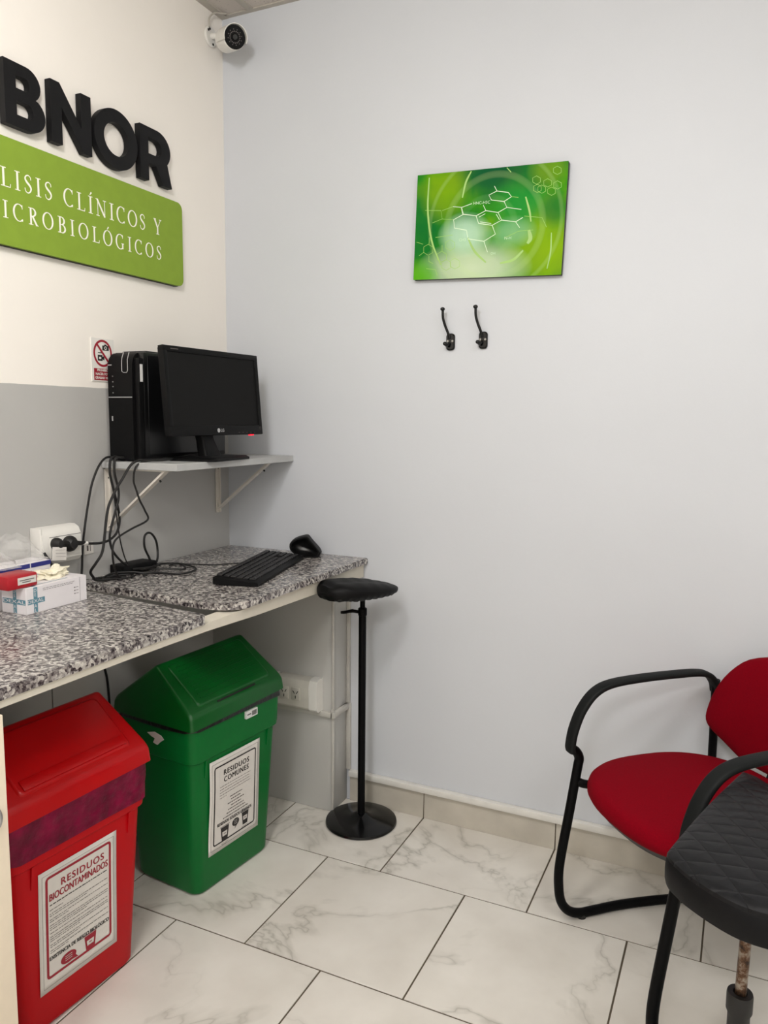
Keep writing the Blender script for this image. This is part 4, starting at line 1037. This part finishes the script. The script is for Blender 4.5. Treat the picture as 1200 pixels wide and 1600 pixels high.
# pixel coords of the enlarged photo crop mapped to the panel plane (bilinear)
def uv(x, y):
    a = (x-60)/(1140-60)
    for _ in range(4):
        yt = 155-(155-42)*a; yb = 912-(912-868)*a; b_ = (y-yt)/(yb-yt); xl = 60-28*b_; xr = 1140-58*b_; a = (x-xl)/(xr-xl)
    return (-W2+2*W2*a, H2-2*H2*b_)
m = MB(); w1, w2 = .0020, .0012
big = [[(500, 440), (570, 402), (657, 415), (683, 470), (615, 508), (518, 495), (500, 440)], [(520, 450), (566, 424)], [(645, 428), (668, 468)], [(530, 484), (608, 495)],
       [(500, 440), (408, 430), (395, 380), (470, 352)], [(392, 385), (402, 428)], [(408, 430), (335, 470), (342, 530), (430, 545)], [(395, 380), (330, 375)], [(657, 415), (720, 378), (700, 335), (610, 325), (592, 290), (650, 260), (730, 270), (752, 300), (700, 335)],
       [(650, 260), (632, 225)], [(570, 402), (552, 362)], [(683, 470), (780, 482), (830, 450)], [(780, 482), (808, 525)], [(615, 508), (638, 572), (556, 625), (440, 608)], [(556, 625), (582, 705)], [(720, 378), (820, 392)], [(430, 545), (440, 600)]]
for i, L in enumerate(big): stroke2(m, [uv(*p) for p in L], w1 if len(L) > 2 else w1*.8, TP, 0, .0004+i*1e-5)
m.build('molecule_lines', mat('print_white', (226, 244, 214), .5), t)
m = MB()
def hexa(cx, cy, r, rot=0):
    P = [(cx+r*math.cos(rot+k*PI/3), cy+r*math.sin(rot+k*PI/3)) for k in range(7)]; stroke2(m, [uv(*p) for p in P], w2, TP, 0, .0003)
for (cx, cy) in ((145, 690), (248, 740), (310, 655), (345, 790), (280, 800)): hexa(cx, cy, 40, PI/6)
for (cx, cy) in ((925, 180), (1000, 200), (960, 245), (1065, 215), (1025, 260), (1065, 110), (930, 240)): hexa(cx, cy, 30, PI/6)
for L in ([(150, 650), (155, 600)], [(110, 710), (75, 735)], [(150, 735), (150, 775), (180, 790)], [(130, 828), (200, 835), (215, 880)], [(250, 700), (250, 655)], [(55, 635), (105, 650)], [(200, 600), (330, 580)], [(120, 405), (240, 405), (250, 465), (175, 495)], [(250, 405), (330, 375)], [(750, 300), (800, 305)], [(700, 600), (800, 550), (900, 540)], [(840, 440), (960, 450), (990, 520)], [(250, 465), (335, 470)]):
    stroke2(m, [uv(*p) for p in L], w2, TP, 0, .0003)
m.build('faint_lines', mat('print_pale', (158, 206, 96), .5), t)
m = MB()
def sw(P, w):
    C = [tuple(q)[:2] for q in catmull([Vector((*uv(*p), 0)) for p in P], 5)]; n = len(C); stroke2(m, C, [w*(.6+.4*math.sin(PI*i/(n-1))) for i in range(n)], TP, 0, .0002)
sw([(465, 120), (425, 200), (400, 310)], .006); sw([(150, 170), (140, 400), (170, 620), (240, 800)], .006); sw([(440, 600), (490, 700), (570, 780)], .007); sw([(720, 92), (750, 125)], .004)
sw([(1022, 560), (1015, 700), (990, 825)], .004); sw([(850, 300), (875, 400), (885, 480)], .006); sw([(870, 540), (880, 600), (860, 640)], .012); sw([(670, 785), (760, 760), (830, 690)], .008)
m.build('light_arcs', mat('print_arc', (160, 200, 110), .5), t)
m = MB(); TPt = TP
a, b_ = uv(540, 350); put_text(m, 'HNC-H3C', a, b_-.002, .012, TPt, 0, d=.0005); a, b_ = uv(725, 610); put_text(m, 'N-H', a, b_, .012, TPt, 0, d=.0005)
a, b_ = uv(400, 625); put_text(m, 'CH3', a, b_, .012, TPt, 0, d=.0005); a, b_ = uv(620, 722); put_text(m, 'OH', a, b_, .010, TPt, 0, d=.0005)
m.build('formula_text', mat('print_text', (200, 230, 190), .5), t)

# ------------------------------------------------------------------ security camera
t = thing('security_camera', 'white bullet security camera with dark lens mounted high in the corner', 'camera', (0, -.072, 2.632))
b = MB(); b.cyl((0, 0, 0), (.010, 0, 0), .032, n=28, bevel=.003); b.build('mount_plate', M_['white'], t)
b = MB()
for (dy, dz) in ((-.018, .014), (-.010, .020), (.006, -.024)): b.cyl((.0095, dy, dz), (.0115, dy, dz), .004, n=10)
b.build('screw', M_['dark'], t)
b = MB(); b.tube([(.008, 0, 0), (.025, .0, -.002), (.045, .004, -.006), (.070, .002, -.016)], .010, n=12); b.build('arm', M_['white'], t)
fc = Vector((.147, -.135, 2.577))-Vector(t.location); dr = Vector((.80, -.62, -.30)).normalized()
b = MB(); p0 = fc-dr*.105; b.cyl(p0, fc+dr*.004, .0365, n=32, bevel=.004); b.build('housing', M_['white'], t)
upc = Vector((0, 0, 1)); sd = dr.cross(upc).normalized(); ud = sd.cross(dr).normalized()
b = MB()
rgA = [[fc+dr*q+sd*(rad*math.cos(math.radians(a)))+ud*(rad*math.sin(math.radians(a))) for a in range(-20, 201, 10)] for rad, q in ((.0375, -.09), (.0390, -.09), (.0390, .016), (.0370, .016), (.0375, -.09))]
b.loft(rgA, closed=False, cap=False); b.build('sun_hood', M_['white'], t)
b = MB(); b.cyl(fc+dr*.003, fc+dr*.0055, .0345, n=32); fp = b.build('face', M_['black'], t)
b = MB()
for k in range(18):
    a = k*2*PI/18; c = fc+dr*.0055+(sd*math.cos(a)+ud*math.sin(a))*.0165; b.cyl(c, c+dr*.0015, .0019, n=8)
for k in range(12):
    a = (k+.5)*2*PI/12; c = fc+dr*.0055+(sd*math.cos(a)+ud*math.sin(a))*.0225; b.cyl(c, c+dr*.0012, .0016, n=8)
b.build('infrared_led', M_['ink2'], fp)
b = MB(); b.cyl(fc+dr*.0055, fc+dr*.009, .010, .008, n=20); b.build('lens', M_['gloss'], fp)
o = MB().tube([(.012, -.088, 2.655), (.014, -.090, 2.680), (.020, -.070, 2.704), (.030, -.045, 2.712), (.040, -.03, 2.716)], .0028, n=8).build('camera_cable', M_['tbar'], loc=(.012, -.088, 2.655)); tag(o, 'thin grey cable looping from the security camera mount to the ceiling', 'cable')

# ------------------------------------------------------------------ red visitor chair
wv = Vector((.7413, .6712, 0)); lv = Vector((.6712, -.7413, 0))   # wv: front to back; lv: far arm to near arm
def chair_T(org): 
    m_ = Matrix((wv, lv, Vector((0, 0, 1)))).transposed().to_4x4(); return m_
A0 = Vector((1.362, -.337, 0))
t = thing('visitor_chair', 'red upholstered chair with black tubular armrests by the back wall', 'chair', (A0.x, A0.y, 0))
TC = chair_T(A0)
SEP = .50
b = MB()
leg = [(.43, .040, .0125), (.30, .014, .0125), (.17, 0, .0125), (.08, 0, .0125), (.035, 0, .013), (.000, 0, .026), (-.024, 0, .055), (-.034, 0, .10), (-.034, 0, .17), (-.010, 0, .32), (.008, 0, .435), (.012, 0, .462), (.004, 0, .480), (-.008, 0, .490)]
back_bar = [(.43, .040, .0125), (.455, .055, .0125), (.465, .09, .0125), (.465, SEP/2, .0125), (.465, SEP-.09, .0125), (.455, SEP-.055, .0125), (.42, SEP-.040, .0125)]
arm = [(-.014, 0, .484), (-.016, 0, .500), (-.008, 0, .545), (.014, 0, .598), (.050, 0, .640), (.100, 0, .660), (.192, 0, .667), (.300, 0, .668), (.375, 0, .666), (.412, 0, .656), (.434, 0, .632), (.441, 0, .605)]
for i, s in enumerate((0, SEP)):
    f = MB(); f.tube([(x-(.068*min(1, max(0, (.47-x)/.3))*(1-max(0, (z-.43)/.06)*.5) if s else 0), y*(-1 if s else 1)+s, z) for x, y, z in leg], .0128, n=14, T=TC, res=8)
    f.tube([(.440, s, .64), (.442, s, .53), (.443, s, .44), (.440, s, .40), (.41, s, .385), (.30, s+(.02 if s == 0 else -.02), .385), (.1, s+(.02 if s == 0 else -.02), .385), (.03, s+(.012 if s == 0 else -.012), .392), (.005, s, .40)], .0115, n=12, T=TC)
    f.build('side_frame', M_['tube'], t)
    f = MB(); f.strip([TC @ Vector((x, y+s, z)) for x, y, z in (arm if s == 0 else [(q[0]-.030, q[1], q[2]) for q in arm])], lv, .019, .0085)
    f.build('armrest', M_['padpl'], t, label='dark grey moulded armrest')
    f = MB(); f.cyl(TC @ Vector((.04-(.06 if s else 0), s, -.0)), TC @ Vector((.04-(.06 if s else 0), s, .012)), .013, n=12); f.build('foot_pad', M_['cable'], t)
f = MB(); f.tube(back_bar, .0128, n=14, T=TC); f.tube([(.05, .02, .385), (.05, SEP-.02, .385)], .0115, n=12, T=TC, smooth_path=False); f.tube([(.35, .02, .385), (.35, SEP-.02, .385)], .0115, n=12, T=TC, smooth_path=False)
for s in (.18, .32): f.tube([(.34, s, .39), (.43, s, .388), (.475, s, .42), (.500, s, .52), (.505, s, .62)], .011, n=10, T=TC)
f.build('cross_frame', M_['tube'], t)
def cushion(name, outline, zb, zt, dome, m, parent, T, edge=.018, extra=None, mi2=None):
    b = MB(); n = len(outline); cx = sum(p[0] for p in outline)/n; cy = sum(p[1] for p in outline)/n
    rings = []
    def rg(k, z): return [(cx+(x-cx)*k, cy+(y-cy)*k, z) for x, y in outline]
    h = zt-zb
    for k, q in ((.93, 0), (.975, .10), (1, .32), (1.0, .55), (.985, .78), (.955, .93), (.91, 1.0)): rings.append(rg(k, zb+h*q))
    for k in (.8, .65, .5, .35, .2, .05): rings.append(rg(k, zt+dome*(1-(k/.91)**2)))
    b.loft(rings, T=T); return b.build(name, m, parent)
# seat outline: x = depth (front -), y = across
ol = []
for (a, c) in sup(.232, .243, 2.8, 64):
    x = .200+a; y = .245+c
    if a < 0: x -= .020*(1-(c/.238)**2)
    if a > 0: y = .245+c*(1-.12*(a/.23)**2)
    ol.append((x, y))
cushion('seat', ol, .408, .460, .012, M_['red_fab'], t, TC)
b = MB(); b.loft([[(.205+(x-.205)*.9, .25+(y-.25)*.9, .392) for x, y in ol], [(.205+(x-.205)*.95, .25+(y-.25)*.95, .412) for x, y in ol]], T=TC); b.build('seat_pan', M_['seat_under'], t)
# backrest: outline in (across, height)
hb_ = [(0, .142), (-.07, .136), (-.15, .106), (-.20, .058), (-.235, -.005), (-.250, -.065), (-.250, -.098), (-.232, -.118), (-.19, -.138), (-.132, -.163), (-.112, -.168), (0, -.168)]
full = hb_+[(-a, c) for a, c in hb_[::-1][1:-1]]
bo = [(v.x, v.y) for v in catmull([Vector((a, c, 0)) for a, c in full+[full[0]]], 3)][:-1]
TB = TC @ Matrix.Translation((.450, .25, .622)) @ Matrix.Rotation(.10, 4, 'Y')
b = MB(); rings = []
for k, d in ((.90, .022), (.97, .018), (1, .006), (1, -.004), (.975, -.014), (.93, -.020), (.8, -.024), (.5, -.030), (.05, -.032)):
    rings.append([(d+.035*(1-(a*k/.25)**2)-.02, a*k, c*k) for a, c in bo])
b.loft(rings, T=TB); b.build('backrest', M_['red_fab'], t)
b = MB(); rings = []
for k, d in ((.97, .020), (.97, .030), (.90, .034), (.05, .036)): rings.append([(d+.035*(1-(a*k/.25)**2)-.02, a*k, c*k) for a, c in bo])
b.loft(rings, T=TB); b.build('back_shell', M_['seat_under'], t)

# ------------------------------------------------------------------ black quilted stool
t = thing('quilted_stool', 'black quilted vinyl seat on a rusty chrome post in the lower right foreground', 'stool', (1.85, -.88, 0))
O = Vector((1.85, -.88, 0))
so = [(1.760, -.612), (1.700, -.80), (1.650, -.985), (1.646, -1.020), (1.668, -1.053), (1.690, -1.075), (1.728, -1.103), (1.768, -1.120), (1.82, -1.122), (1.87, -1.105), (1.92, -1.05), (1.945, -.96), (1.945, -.86), (1.93, -.77), (1.90, -.715), (1.86, -.68), (1.812, -.655), (1.785, -.625)]
C_ = [v for v in catmull([Vector((a, c, 0)) for a, c in so+[so[0]]], 4)][:-1]
C_ = [(v.x-O.x, v.y-O.y) for v in C_]
def quilt_mat():
    tt = NT('quilted_vinyl'); v = tt.coord(); b = tt.b
    def lines(ang, sc):
        mp = tt.n.new('ShaderNodeMapping'); mp.inputs['Rotation'].default_value = (0, 0, ang); tt.link(v, mp.inputs[0])
        sx = tt.n.new('ShaderNodeSeparateXYZ'); tt.link(mp.outputs[0], sx.inputs[0])
        ml = tt.node('ShaderNodeMath', operation='MULTIPLY'); tt.link(sx.outputs[0], ml.inputs[0]); ml.inputs[1].default_value = PI*sc
        s = tt.node('ShaderNodeMath', operation='SINE'); tt.link(ml.outputs[0], s.inputs[0])
        a = tt.node('ShaderNodeMath', operation='ABSOLUTE'); tt.link(s.outputs[0], a.inputs[0])
        p = tt.node('ShaderNodeMath', operation='POWER'); tt.link(a.outputs[0], p.inputs[0]); p.inputs[1].default_value = .45; return p.outputs[0]
    mn = tt.node('ShaderNodeMath', operation='MINIMUM'); tt.link(lines(math.radians(-97), 30), mn.inputs[0]); tt.link(lines(math.radians(-28), 22), mn.inputs[1])
    tt.bump(mn.outputs[0], .6, .004)
    n = tt.node('ShaderNodeTexNoise', i_Scale=60.0); tt.link(v, n.inputs['Vector'])
    tt.link(tt.ramp(n.outputs[0], [(.3, lin((18, 18, 20))), (.7, lin((24, 24, 26)))]), b.inputs['Base Color'])
    b.inputs['Roughness'].default_value = .45; b.inputs['Specular IOR Level'].default_value = .18; return tt.m
M_['quilt'] = quilt_mat()
b = MB(); n = len(C_); cx = sum(p[0] for p in C_)/n; cy = sum(p[1] for p in C_)/n
def rg(k, z): return [(cx+(x-cx)*k, cy+(y-cy)*k, z) for x, y in C_]
b.loft([rg(.95, .570), rg(.985, .573), rg(1.0, .584), rg(1.004, .602), rg(1.0, .618), rg(.985, .624)]); b.build('seat_side', M_['vinyl'], t, label='smooth black vinyl side band')
b = MB(); b.loft([rg(.97, .618), rg(.992, .622), rg(.988, .628), rg(.97, .631), rg(.93, .634), rg(.8, .638), rg(.6, .641), rg(.4, .643), rg(.2, .644), rg(.03, .644)]); b.build('seat', M_['quilt'], t, label='black quilted vinyl seat')
b = MB(); b.loft([rg(.90, .560), rg(.90, .574)]); b.build('seat_pan', M_['seat_under'], t)
def W_(p): return Vector(p)-O
b = MB(); c = W_((1.7755, -.90, 0)); b.lathe([(0, 0), (.15, 0), (.153, .004), (.150, .010), (.08, .018), (.03, .026), (0, .028)], c=c, n=48); b.build('base', M_['gloss'], t)
b = MB(); b.tube([W_((1.781, -.90, .565)), W_((1.776, -.90, .33)), W_((1.774, -.90, .22))], .0100, n=16, smooth_path=False); b.build('inner_post', M_['rust'], t, label='rusty chrome post')
b = MB(); c = W_((1.7755, -.90, 0))
b.lathe([(.012, .322), (.012, .334), (.0215, .334), (.0225, .330), (.0225, .300), (.019, .292), (.019, .0), (0, 0)], c=c, n=28); b.build('sleeve', M_['cable'], t, label='black rubber sleeve')
